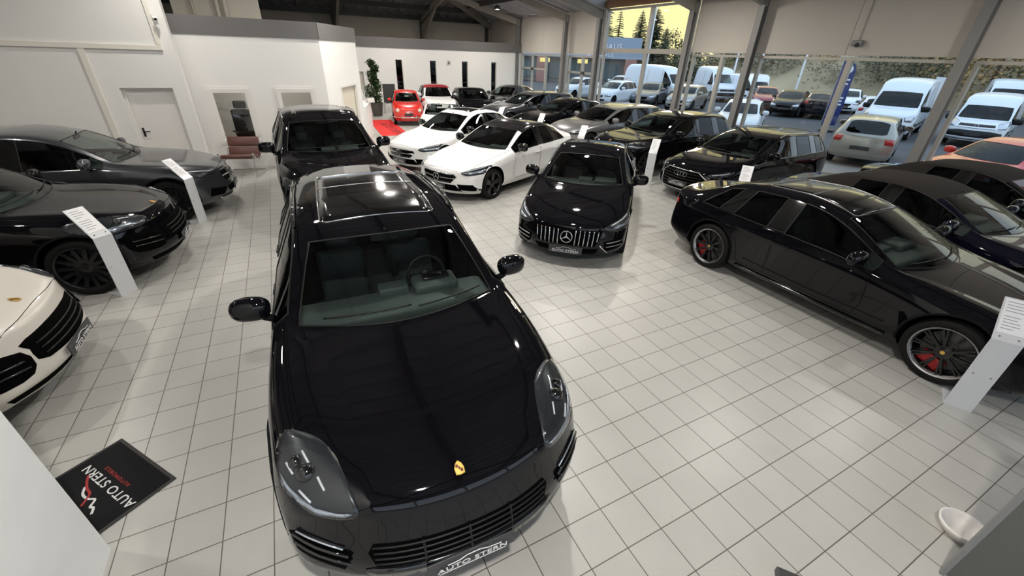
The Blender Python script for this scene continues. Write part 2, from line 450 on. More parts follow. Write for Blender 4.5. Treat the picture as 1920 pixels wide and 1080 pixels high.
for a, b_ in ((ud0-.05, ud0+.03), (ud1-.03, ud1+.05)): slab(bm, a, b_, 0, 1.93, -.017, .06)
slab(bm, ud0+.03, ud1-.03, 1.86, 1.93, -.015, .06); link('door_frame', bm, DOORW, d2)
bm = bmesh.new()
box(bm, -1.94, 1.17, YO-.03, YO+.2, FZ0, FZ1); slab(bm, -.02, CLn, FZ0, FZ1, -.03, .2); box(bm, 2.25, 2.48, 15.8, YB, FZ0, FZ1)
S('trim_3', bm, FASCIA)
S('ceiling_office', B(-1.9, 1.2, YO+.2, YB, FZ0-.1, FZ0), WALL)
bm = bmesh.new(); box(bm, -4, 1.9, 16.8, 16.9, 0, FZ0); S('wall_office_back', bm, pmat('office_grey_wall', (.45, .44, .42), .8))
def inner_window(n, Wd):
    x0, x1, z0, z1 = Wd; o = S('window_%d' % n, B(x0, x1, YO+.07, YO+.08, z0, z1), DARKG2)
    bm = bmesh.new()
    for k, (e, t) in enumerate(((.13, .018), (.085, .034))):
        for q_ in ((x0-e, x0-e+.05, z0-e, z1+e), (x1+e-.05, x1+e, z0-e, z1+e), (x0-e+.05, x1+e-.05, z1+e-.05, z1+e), (x0-e+.05, x1+e-.05, z0-e, z0-e+.05)):
            box(bm, q_[0], q_[1], YO-t, YO, q_[2], q_[3])
    for q_ in ((x0-.035, x0+.012, z0-.035, z1+.035), (x1-.012, x1+.035, z0-.035, z1+.035), (x0+.012, x1-.012, z1-.012, z1+.035), (x0+.012, x1-.012, z0-.035, z0+.012)):
        box(bm, q_[0], q_[1], YO-.03, YO+.09, q_[2], q_[3])
    link('window_frame', bm, DOORW, o)
DARKG2 = glassmat('office_glass', (.80, .80, .78), ior=1.7)
inner_window(1, W1); inner_window(2, W2)
# fill light and panel, added to brighten the office interior
lt = bpy.data.lights.new('office_fill_light', 'AREA'); lt.shape = 'RECTANGLE'; lt.size = 1.2; lt.size_y = .3; lt.energy = 80; lt.color = (1, .95, .88)
lo = bpy.data.objects.new('office_fill_light', lt); COL.objects.link(lo); lo.location = (-.2, 15.2, 2.85)
of = empty('office_fill_panel', (-.2, 15.2, 2.95), 0, 'flat white light panel on the office ceiling behind the window', 'ceiling light')
link('housing', B(-.65, .65, -.2, .2, -.06, 0, .01), DOORW, of); lo.location = (-.2, 15.2, 2.87)

# white slotted partition at the far end
slots = [(5.86, 6.24), (7.76, 8.14), (9.65, 10.03), (11.50, 11.86)]
bm = bmesh.new()
box(bm, 2.45, 3.85, YB, YB+.2, 0, 2.96); box(bm, 3.85, 4.15, YB, YB+.2, 0, .9); box(bm, 3.85, 4.15, YB, YB+.2, 1.82, 2.96)
wall_with_holes(bm, 4.15, XW, YB, YB+.2, 0, 2.96, [(a, b_, .35, 2.43) for a, b_ in slots])
S('wall_partition', bm, WALL)
for i, (a, b_) in enumerate(slots):
    o = S('window_%d' % (i+3), B(a, b_, YB+.12, YB+.13, .35, 2.43), DARKGL)
    bm = bmesh.new(); box(bm, a-.02, a+.015, YB-.012, YB+.14, .33, 2.45); box(bm, b_-.015, b_+.02, YB-.012, YB+.14, .33, 2.45); box(bm, a+.015, b_-.015, YB-.012, YB+.14, 2.41, 2.45)
    link('window_frame', bm, DOORW, o)
    bm = bmesh.new(); box(bm, a, b_, YB+.10, YB+.15, 1.32, 1.35); link('glazing_bar', bm, STEELD, o)
o = S('window_7', B(3.85, 4.15, YB+.12, YB+.13, .9, 1.82), pmat('pale_blind', (.5, .47, .42), .7))
S('trim_4', B(2.3, XW, YB-.06, YB+.24, 2.96, 3.42), FASCIA)
S('ceiling_shade_deck', B(2.3, XW, YB+.1, 29.9, 3.0, 3.1), WALLD)  # unseen deck, added so the room behind the slots stays dark
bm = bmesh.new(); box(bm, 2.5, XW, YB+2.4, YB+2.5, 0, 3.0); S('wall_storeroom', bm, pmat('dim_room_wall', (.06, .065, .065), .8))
# beige shaft above the office
bm = bmesh.new(); box(bm, -2.1, -.03, 15.9, 18.5, FZ0, 7.2); S('wall_shaft', bm, WALLB)
for i, (x, r_) in enumerate(((-1.62, .035), (-1.05, .06), (-.86, .06))):
    bm = bmesh.new(); tube(bm, [(x, 15.82, 3.05), (x, 15.82, 5.2), (x+.05, 15.8, 5.9)], r_, 10); o = link('pipe', bm, WALLB, smooth=True)
    tag(o, ['thin beige pipe on the beige shaft, leftmost of three', 'thick beige pipe in the middle of the shaft face', 'thick beige pipe on the shaft, rightmost of three'][i], 'pipe', 'pipes on the beige shaft')

# ---------------------------------------------------------------- window wall
ys = dict(A=25.3, B=20.2, C=17.5, D=12.3, E=9.7, F=4.6, G=-.5, H=-5.8)
ZG1, ZG2 = 2.93, 3.10
def column(y, ztop, lab):
    bm = bmesh.new(); x = XW-.20
    box(bm, x-.02, x, y-.10, y+.10, 0, ztop); box(bm, x-.20, x-.18, y-.10, y+.10, 0, ztop); box(bm, x-.18, x-.02, y-.012, y+.012, 0, ztop)
    o = link('steel_column', bm, STEEL)
    tag(o, lab, 'column', 'steel columns along the window wall', 'structure')
for kk, zt, lb in (('A', 4.62, 'grey steel column where the white slotted wall meets the windows'), ('B', 4.62, 'grey steel column between the two narrow glazed bays'), ('C', 4.7, 'grey steel column at the left edge of the tall window'),
                   ('D', 4.7, 'grey steel column at the right edge of the tall window'), ('E', 4.62, 'grey steel column between the narrow bay and the wide bay'), ('F', 4.62, 'wide grey steel column nearest the right edge'), ('G', 4.62, 'grey steel column out of sight beyond the right edge')):
    column(ys[kk], zt, lb)
bm = bmesh.new()
for a, b_, z0 in (('B', 'A', ZG1), ('C', 'B', ZG1), ('E', 'D', ZG2), ('F', 'E', ZG2), ('G', 'F', ZG2), ('H', 'G', ZG2)):
    y0, y1 = ys[a], ys[b_]; m_ = (y0+y1)/2
    if y1-y0 > 3:
        box(bm, XW-.02, XW+.10, y0, m_-.006, z0+.05, 4.75); box(bm, XW-.02, XW+.10, m_+.006, y1, z0+.05, 4.75)
    else: box(bm, XW-.02, XW+.10, y0, y1, z0+.05, 4.75)
box(bm, XW-.02, XW+.1, ys['A'], 30, 0, 4.75)
S('wall_right', bm, PANEL)
wn_ = [8]
def glazing(y0, y1, z0, z1, mull=(), bars=(), fr=.07, dep=.10):
    n = wn_[0]; wn_[0] += 1
    o = S('window_%d' % n, B(XW+.03, XW+.04, y0, y1, z0, z1), PANE)
    bm = bmesh.new()
    box(bm, XW-.03, XW+dep, y0, y0+fr, z0, z1); box(bm, XW-.03, XW+dep, y1-fr, y1, z0, z1)
    box(bm, XW-.03, XW+dep, y0+fr, y1-fr, z0, z0+fr); box(bm, XW-.03, XW+dep, y0+fr, y1-fr, z1-fr, z1)
    for m_, w_ in mull: box(bm, XW-.03, XW+dep, m_-w_/2, m_+w_/2, z0+fr, z1-fr)
    for (a, b_, z, w_) in bars: box(bm, XW-.034, XW+dep+.004, a, b_, z-w_/2, z+w_/2)
    link('window_frame', bm, FRAME, o)
    return o
S('baseboard_right', B(XW-.02, XW+.12, -6, 25.3, 0, .12), FRAME)
glazing(20.32, 25.18, .12, ZG1, mull=((22.35, .13), (23.9, .06)), bars=((22.35, 25.1, 2.18, .08),))
glazing(17.62, 20.10, .12, ZG1, mull=((18.9, .10),), bars=((17.7, 20.05, 2.18, .08),))
glazing(12.42, 17.38, .12, 4.72, mull=((14.65, .14),), bars=((12.4, 17.4, 3.16, .17),))
glazing(9.82, 12.20, .12, ZG2, mull=((10.93, .12),))
glazing(4.72, 9.58, .12, ZG2, mull=((6.98, .12),))
glazing(-.38, 4.48, .12, ZG2, mull=((2.0, .12),))
glazing(-5.7, -.62, .12, ZG2, mull=((-3.0, .12),))
glazing(12.3, 17.5, 5.02, 6.0, fr=.06)
tag(link('timber_beam', B(XW-.12, XW+.12, 12.25, 17.55, 4.76, 5.0, .01), BEAMB), 'brown timber beam across the top of the tall window', 'beam', None, 'structure')
# door closers / small dark fittings on the transoms
for i, (y, z) in enumerate(((23.75, 2.18), (18.75, 2.19))):
    bm = bmesh.new(); box(bm, XW-.10, XW-.03, y-.12, y+.12, z-.06, z+.06, .01)
    tag(link('door_closer', bm, STEELD), ['dark door closer on the transom of the far left bay', 'dark door closer on the transom of the second bay'][i], 'door closer', 'door closers on the glazed doors')
# rafters
def rafter(y, x0, x1, lab, h=.30, wd=.12, mat=BEAMW, dz=0.0):
    bm = bmesh.new(); pts = []
    if y > 18.4: x0, x1 = y-16.4, x1
    for x in (x0, 2, x1) if x0 < 2 < x1 else (x0, x1):
        pts.append((x, zroof(x)-.02+dz))
    for i in range(len(pts)-1):
        (xa, za), (xb, zb_) = pts[i], pts[i+1]
        vv = [bm.verts.new((x, yy, z)) for x, z in ((xa, za), (xb, zb_)) for yy in (y-wd/2, y+wd/2) for z in (z-h, z)]
        for q_ in ((0, 1, 3, 2), (4, 6, 7, 5), (0, 4, 5, 1), (2, 3, 7, 6), (0, 2, 6, 4), (1, 5, 7, 3)): bm.faces.new([vv[i_] for i_ in q_])
    tag(link('roof_rafter', bm, mat), lab, 'roof beam', 'rafters under the roof', 'structure')
for kk, lb in (('A', 'grey roof rafter meeting the column beside the white slotted wall'), ('B', 'grey roof rafter above the column between the narrow bays'), ('C', 'grey roof rafter at the left end of the tall window'),
               ('D', 'grey roof rafter at the right end of the tall window'), ('E', 'grey roof rafter above the narrow bay right of the tall window'), ('F', 'grey roof rafter nearest the right edge')):
    rafter(ys[kk], -9.9, XW-.15, lb)
# braces at the far corner
def brace(p, q_, w_, lab, mat=BEAMW):
    bm = bmesh.new(); tube(bm, [p, q_], w_, 4); tag(link('roof_brace', bm, mat), lab, 'roof beam', 'diagonal braces under the far roof', 'structure')
def beam_between(p, q_, h, wd, lab, mat=BEAMW, grp='rafters of the far roof end'):
    bm = bmesh.new(); p, q_ = Vector(p), Vector(q_); d = (q_-p).normalized(); sd_ = d.cross(Vector((0, 0, 1))).normalized()*wd/2
    vv = [bm.verts.new(c+sd_*s_+Vector((0, 0, zz))) for c in (p, q_) for s_ in (-1, 1) for zz in (-h, 0)]
    for f_ in ((0, 1, 3, 2), (4, 6, 7, 5), (0, 4, 5, 1), (2, 3, 7, 6), (0, 2, 6, 4), (1, 5, 7, 3)): bm.faces.new([vv[i] for i in f_])
    bmesh.ops.recalc_face_normals(bm, faces=bm.faces)
    tag(link('roof_rafter', bm, mat), lab, 'roof beam', grp, 'structure')
for x, l_ in ((3.6, 'grey rafter rising from the far wall above the office end'), (8.75, 'grey rafter rising from the far wall above the slots')):
    ye = 16.4+x; beam_between((x, 29.65, 4.60), (x, ye, 4.6+(YBK-ye)*.235), .34, .14, l_)
    bm = bmesh.new()   # haunch
    vv = [bm.verts.new((x+sx, yy, zz)) for sx in (-.07, .07) for yy, zz in ((29.65, 3.35), (29.3, 3.45), (26.9, 4.98), (29.65, 4.35))]
    for f_ in ((0, 1, 2, 3), (7, 6, 5, 4), (0, 4, 5, 1), (1, 5, 6, 2), (2, 6, 7, 3), (3, 7, 4, 0)): bm.faces.new([vv[i] for i in f_])
    tag(link('rafter_haunch', bm, BEAMW), 'wide grey haunch of the '+l_[5:], 'roof beam', None, 'structure')
beam_between((13.35, 29.7, 4.62), (2.1, 18.5, 7.25), .34, .14, 'grey hip rafter rising from the far right corner of the hall')
beam_between((-9.4, 29.7, 4.62), (1.9, 18.5, 7.25), .34, .14, 'grey hip rafter rising from the far left corner, behind the office')
for i, (p, q_) in enumerate((((12.9, 25.3, 4.55), (12.4, 27.6, 4.85)), ((12.9, 20.2, 4.55), (11.6, 24.9, 4.9)))):
    bm = bmesh.new(); tube(bm, [p, q_], .03, 6); tag(link('tie_rod', bm, BEAMW), ['thin tie rod at the farthest rafter', 'thin tie rod between the two far rafters'][i], 'rod', 'tie rods under the far roof', 'structure')
for i, x in enumerate((3.6, 8.75, 13.2)):
    tag(link('steel_column', B(x-.1, x+.1, 29.7, 29.88, 3.1, 4.6), STEELD), ['dark steel column against the far wall, above the office end', 'dark steel column against the far wall above the slots', 'dark steel column in the far right corner above the fascia'][i], 'column', 'columns against the far wall', 'structure')

# ---------------------------------------------------------------- lamps: warm white floodlights under the rafters
def lamp(x, y, z, e, lab, rad=.105, tilt=None):
    root = empty('ceiling_lamp', (x, y, z), 0, lab, 'ceiling lamp', 'round floodlights hanging under the roof')
    bm = bmesh.new(); lathe(bm, [(0, .14), (.10, .14), (.15, .08), (rad+.03, 0), (rad+.03, -.03), (rad+.005, -.03), (rad+.005, -.01), (0, -.01)], 24, axis='Z')
    bmesh.ops.recalc_face_normals(bm, faces=bm.faces); link('housing', bm, STEELD, root, smooth=True, sharp=R(40))
    bm = bmesh.new(); tube(bm, [(0, 0, .13), (0, 0, max(.2, zr2(x, y)-z-.1))], .012, 6); link('suspension_rod', bm, STEELD, root)
    bm = bmesh.new(); lathe(bm, [(0, -.012), (rad, -.012), (rad, -.018), (0, -.018)], 24, axis='Z'); link('diffuser', bm, LAMPM, root)
    l = bpy.data.lights.new('lamp_light', 'AREA'); l.shape = 'DISK'; l.size = rad*2; l.energy = e; l.color = (1.0, .95, .88)
    lo = bpy.data.objects.new('lamp_light', l); COL.objects.link(lo); lo.parent = root; lo.location = (0, 0, -.04)
LAMPM = pmat('lamp_diffuser', (1, 1, 1), .5, emit=(1, .94, .84), est=60)
LAMPS = [(-4.6, 4.6), (-4.6, 8.7), (-1.6, 11.6), (3.2, 4.8), (2.8, 8.7), (2.6, 12.6), (3.3, 18.4), (7.4, 3.6), (6.3, 8.6), (8.0, 12.1), (5.4, 15.9), (5.8, 22.6), (10.4, 10.8), (10.6, 2.6), (0.1, -0.4), (10.2, 17.4), (10.6, 22.6), (-0.6, 7.2)]  # the one behind the camera is added to brighten the white stair wall
LLAB = ['over the left side, level with the foreground car', 'over the dark cars at left', 'in front of the office windows', 'between the foreground car and the long black car', 'in front of the nearer white saloon', 'over the farther white saloon', 'over the red carpet', 'over the long black car', 'over the rear of the nearer white saloon', 'over the front of the light grey estate', 'over the open white car', 'over the small cars at the far end', 'over the rear of the black cars in the window row', 'over the convertibles', 'behind the camera by the gallery', 'by the tall window', 'in the far corner by the windows', 'over the left flank of the tall black car']
LE = 96
for i, (x, y) in enumerate(LAMPS):
    lamp(x, y, min(5.0, zr2(x, y)-.45), LE*(.6 if (x, y) == (-1.6, 11.6) else 1.6 if (x, y) == (3.2, 4.8) else 1.9 if y < 0 else 1.35 if y > 12 else (.6 if (x > 6.5 and y < 4) else .45 if (x < 0 and x > -2 and y < 8) else .95 if x > -2 else .72)), 'round ceiling floodlight '+LLAB[i])

# small fittings high on the walls
root = empty('motion_sensor', (XW-.04, 6.93, 3.42), 0, 'small grey device with a cable on the beige panel above the wide bay', 'sensor')
link('housing', B(-.10, 0, -.14, .12, -.06, .07, .02), STEEL, root)
bm = bmesh.new(); blob(bm, (-.11, -.04, -.04), (.05, .05, .05)); link('lens', bm, STEELD, root, smooth=True)
bm = bmesh.new(); tube(bm, [(0, 0, .05), (0, -.01, 1.2)], .008, 5); link('cable', bm, STEEL, root)
for x, z, l_ in ((8.86, 2.36, 'small round wall lamp between the second and third slot windows'), (3.75, 2.28, 'tiny white sensor at the left end of the slotted wall')):
    root = empty('wall_fitting', (x, YB, z), 0, l_, 'wall lamp')
    bm = bmesh.new(); box(bm, -.07, .07, -.03, 0, -.12, .12, .02); link('back_plate', bm, DOORW, root)
    bm = bmesh.new(); blob(bm, (0, -.08, -.02), (.06, .07, .09)); link('shade', bm, STEEL if x > 5 else DOORW, root, smooth=True)
# ------------------------------------------------------------------ car bodies
# rows front to rear; x measured from the nose, y half width fraction, z metres (scaled by H)
# (xc, xs, zc, (yg,zg), (yr,zr), (yb,zb))
SEDAN = dict(L=4.70, H=1.43, hw=0.915, rows=[
 (0.06, 0.30, 0.675, (.52, .675), (.76, .665), (.86, .63)),
 (0.24, 0.50, 0.765, (.52, .77), (.77, .765), (.90, .70)),
 (0.72, 0.88, 0.865, (.56, .87), (.81, .865), (.96, .79)),
 (1.10, 1.25, 0.915, (.62, .92), (.84, .905), (.975, .855)),
 (1.36, 1.66, 0.945, (.775, .96), (.865, .955), (.962, .915)),
 (2.22, 2.32, 1.385, (.595, 1.355), (.68, 1.315), (.95, .94)),
 (2.72, 2.74, 1.435, (.615, 1.405), (.70, 1.362), (.948, .948)),
 (2.79, 2.81, 1.437, (.615, 1.407), (.70, 1.364), (.948, .95)),
 (3.22, 3.52, 1.41, (.60, 1.375), (.685, 1.325), (.945, .962)),
 (3.28, 3.60, 1.402, (.60, 1.368), (.683, 1.317), (.945, .965)),
 (3.42, 3.98, 1.375, (.58, 1.335), (.67, 1.24), (.94, .985)),
 (3.50, 4.08, 1.355, (.575, 1.31), (.68, 1.21), (.935, .99)),
 (4.14, 4.24, 1.075, (.65, 1.065), (.80, 1.045), (.925, .985)),
 (4.64, 4.46, 1.045, (.55, 1.035), (.76, 1.015), (.86, .955))],
 low=[((.90, .56), (.905, .43), (.90, .30), (.80, .19)), ((.955, .58), (.965, .44), (.955, .30), (.87, .19)),
      ((1., .66), (.995, .5), (.985, .33), (.90, .20)), ((1., .72), (.985, .52), (.975, .33), (.90, .21)),
      ((.995, .78), (.97, .54), (.975, .33), (.90, .21)), ((.99, .81), (.965, .55), (.975, .33), (.90, .21)),
      ((.99, .82), (.965, .56), (.975, .33), (.90, .21)), ((.99, .82), (.965, .56), (.975, .33), (.90, .21)),
      ((.995, .83), (.98, .57), (.98, .33), (.90, .21)), ((.997, .83), (.985, .57), (.98, .33), (.90, .21)),
      ((1., .84), (.995, .58), (.985, .34), (.90, .21)), ((1., .84), (.995, .58), (.985, .34), (.90, .22)),
      ((.985, .83), (.98, .58), (.97, .36), (.88, .24)), ((.90, .82), (.91, .60), (.91, .40), (.82, .27))],
 fx=(0.03, 0.0, 0.01, 0.10), rx=(4.66, 4.69, 4.69, 4.60), cab=(5, 11, 12), wf=0.90, wr=3.72, R=0.335,
 glass=dict(front=True, rear=True, quarter=True), tw=0.24)
SUV = dict(L=4.93, H=1.68, hw=0.99, rows=[
 (0.10, 0.36, 0.865, (.50, .875), (.74, .865), (.87, .82)),
 (0.26, 0.54, 0.965, (.50, .975), (.75, .975), (.91, .895)),
 (0.70, 0.92, 1.045, (.54, 1.05), (.79, 1.065), (.955, .985)),
 (1.12, 1.32, 1.085, (.60, 1.095), (.82, 1.095), (.965, 1.04)),
 (1.40, 1.72, 1.115, (.765, 1.13), (.85, 1.12), (.955, 1.075)),
 (2.20, 2.34, 1.615, (.60, 1.58), (.70, 1.535), (.945, 1.09)),
 (2.78, 2.80, 1.675, (.62, 1.645), (.72, 1.595), (.945, 1.095)),
 (2.85, 2.87, 1.68, (.62, 1.65), (.72, 1.598), (.945, 1.097)),
 (3.62, 3.70, 1.665, (.615, 1.632), (.715, 1.575), (.945, 1.11)),
 (3.72, 3.80, 1.66, (.615, 1.626), (.712, 1.568), (.945, 1.113)),
 (4.20, 4.30, 1.625, (.60, 1.585), (.69, 1.51), (.93, 1.14)),
 (4.52, 4.46, 1.60, (.58, 1.56), (.68, 1.46), (.92, 1.15)),
 (4.80, 4.64, 1.16, (.62, 1.155), (.78, 1.15), (.89, 1.10)),
 (4.88, 4.70, 1.08, (.58, 1.075), (.78, 1.06), (.875, 1.03))],
 low=[((.915, .70), (.92, .54), (.92, .38), (.84, .25)), ((.96, .72), (.965, .55), (.96, .38), (.88, .25)),
      ((1., .80), (.995, .58), (.985, .40), (.90, .26)), ((1., .86), (.985, .60), (.98, .40), (.90, .27)),
      ((.99, .90), (.965, .62), (.975, .40), (.90, .27)), ((.985, .92), (.96, .62), (.975, .40), (.90, .27)),
      ((.985, .93), (.96, .62), (.975, .40), (.90, .27)), ((.985, .93), (.96, .62), (.975, .40), (.90, .27)),
      ((.99, .93), (.975, .63), (.98, .40), (.90, .27)), ((.995, .93), (.98, .63), (.98, .40), (.90, .27)),
      ((1., .94), (.995, .65), (.985, .42), (.90, .28)), ((.995, .94), (.99, .66), (.98, .42), (.89, .28)),
      ((.94, .92), (.95, .68), (.95, .46), (.87, .32)), ((.90, .90), (.925, .68), (.93, .46), (.85, .32))],
 fx=(0.05, 0.0, 0.0, 0.10), rx=(4.90, 4.92, 4.92, 4.84), cab=(5, 11, 12), wf=0.95, wr=3.845, R=0.375,
 glass=dict(front=True, rear=True, quarter=True), tw=0.28)
HATCH = dict(L=4.0, H=1.46, hw=0.87, rows=[
 (0.08, 0.30, 0.74, (.50, .745), (.74, .735), (.85, .69)),
 (0.22, 0.46, 0.84, (.50, .845), (.76, .84), (.89, .77)),
 (0.56, 0.74, 0.93, (.54, .935), (.80, .93), (.95, .85)),
 (0.86, 1.02, 0.965, (.60, .97), (.83, .965), (.965, .905)),
 (1.08, 1.36, 0.99, (.77, 1.0), (.855, .995), (.955, .95)),
 (1.80, 1.92, 1.41, (.63, 1.385), (.72, 1.345), (.945, .965)),
 (2.34, 2.36, 1.46, (.645, 1.435), (.74, 1.395), (.945, .97)),
 (2.40, 2.42, 1.46, (.645, 1.435), (.74, 1.396), (.945, .972)),
 (3.06, 3.12, 1.445, (.635, 1.415), (.73, 1.37), (.94, .985)),
 (3.14, 3.20, 1.44, (.635, 1.41), (.728, 1.365), (.94, .988)),
 (3.46, 3.50, 1.42, (.62, 1.385), (.715, 1.33), (.925, 1.0)),
 (3.66, 3.62, 1.395, (.60, 1.36), (.70, 1.28), (.915, 1.01)),
 (3.88, 3.78, 1.0, (.66, .995), (.79, .985), (.885, .95)),
 (3.93, 3.82, .92, (.60, .915), (.77, .905), (.87, .88))],
 low=[((.905, .60), (.91, .45), (.90, .31), (.82, .20)), ((.955, .62), (.96, .46), (.95, .31), (.87, .20)),
      ((1., .70), (.995, .51), (.985, .34), (.90, .21)), ((1., .76), (.985, .53), (.975, .34), (.90, .22)),
      ((.995, .81), (.97, .55), (.975, .34), (.90, .22)), ((.99, .83), (.965, .56), (.975, .34), (.90, .22)),
      ((.99, .83), (.965, .56), (.975, .34), (.90, .22)), ((.99, .83), (.965, .56), (.975, .34), (.90, .22)),
      ((.995, .84), (.98, .57), (.98, .34), (.90, .22)), ((1., .84), (.985, .57), (.98, .34), (.90, .22)),
      ((1., .84), (.99, .58), (.98, .36), (.89, .23)), ((.985, .84), (.98, .58), (.97, .37), (.88, .24)),
      ((.94, .80), (.95, .58), (.94, .40), (.86, .27)), ((.90, .78), (.92, .58), (.92, .40), (.84, .27))],
 fx=(0.04, 0.0, 0.0, 0.09), rx=(3.96, 3.98, 3.98, 3.91), cab=(5, 11, 12), wf=0.74, wr=3.26, R=0.31,
 glass=dict(front=True, rear=True, quarter=True), tw=0.20)
VAN = dict(L=5.9, H=2.55, hw=1.01, rows=[
 (0.10, 0.36, 1.02, (.52, 1.02), (.76, 1.0), (.87, .95)),
 (0.26, 0.50, 1.12, (.52, 1.12), (.78, 1.11), (.90, 1.04)),
 (0.52, 0.74, 1.22, (.56, 1.225), (.82, 1.22), (.94, 1.14)),
 (0.78, 0.98, 1.28, (.62, 1.285), (.86, 1.28), (.96, 1.18)),
 (0.98, 1.22, 1.34, (.83, 1.34), (.90, 1.33), (.965, 1.20)),
 (1.62, 1.74, 2.02, (.76, 1.99), (.85, 1.95), (.965, 1.20)),
 (2.02, 2.04, 2.34, (.76, 2.29), (.86, 2.20), (.965, 1.20)),
 (2.30, 2.12, 2.48, (.77, 2.42), (.87, 2.31), (.965, 1.20)),
 (3.40, 3.40, 2.54, (.78, 2.49), (.88, 2.40), (.965, 1.20)),
 (3.60, 3.60, 2.545, (.78, 2.495), (.88, 2.405), (.965, 1.20)),
 (5.00, 5.00, 2.53, (.78, 2.48), (.88, 2.39), (.965, 1.20)),
 (5.78, 5.74, 2.50, (.78, 2.46), (.87, 2.36), (.955, 1.20)),
 (5.86, 5.80, 1.6, (.78, 1.6), (.87, 1.6), (.945, 1.18)),
 (5.88, 5.82, 1.16, (.78, 1.15), (.87, 1.14), (.94, 1.12))],
 low=[((.90, .74), (.91, .56), (.90, .40), (.82, .28)), ((.95, .76), (.96, .58), (.95, .40), (.87, .28)),
      ((.985, .82), (.985, .62), (.98, .42), (.90, .28)), ((.99, .86), (.985, .64), (.98, .42), (.90, .28))]
     + [((.99, .88), (.98, .66), (.98, .44), (.90, .30))]*8 + [((.97, .86), (.97, .66), (.96, .46), (.88, .34))]*2,
 paint_pillars=True, fx=(0.04, 0.0, 0.0, 0.09), rx=(5.88, 5.89, 5.89, 5.82), cab=(5, 11, 12), wf=0.95, wr=4.7, R=0.35,
 glass=dict(front=True, rear=False, quarter=False), tw=0.23)
import copy as _cp
def variant(T, sx=None, **k):
    """stretch a template to other dimensions and override single rows"""
    N = _cp.deepcopy(T)
    L, H, hw = k.pop('L', T['L']), k.pop('H', T['H']), k.pop('hw', T['hw'])
    fl, fh = L/T['L'], H/T['H']
    def z(v): return v*(1+(fh-1)*min(1.0, max(0.0, (v-0.3)/0.6)))
    def x(v): return v*fl
    N['rows'] = [(x(a), x(b), z(c), (g[0], z(g[1])), (r[0], z(r[1])), (bb[0], z(bb[1]))) for a, b, c, g, r, bb in N['rows']]
    N['low'] = [tuple((y, z(zz)) for y, zz in r) for r in N['low']]
    N['fx'] = T['fx']; N['rx'] = tuple(x(v) for v in T['rx'])
    N['wf'] = x(T['wf']); N['wr'] = x(T['wr'])
    N['L'], N['H'], N['hw'] = L, H, hw
    for i, r in k.pop('over', {}).items(): N['rows'][i] = r
    N.update(k)
    return N

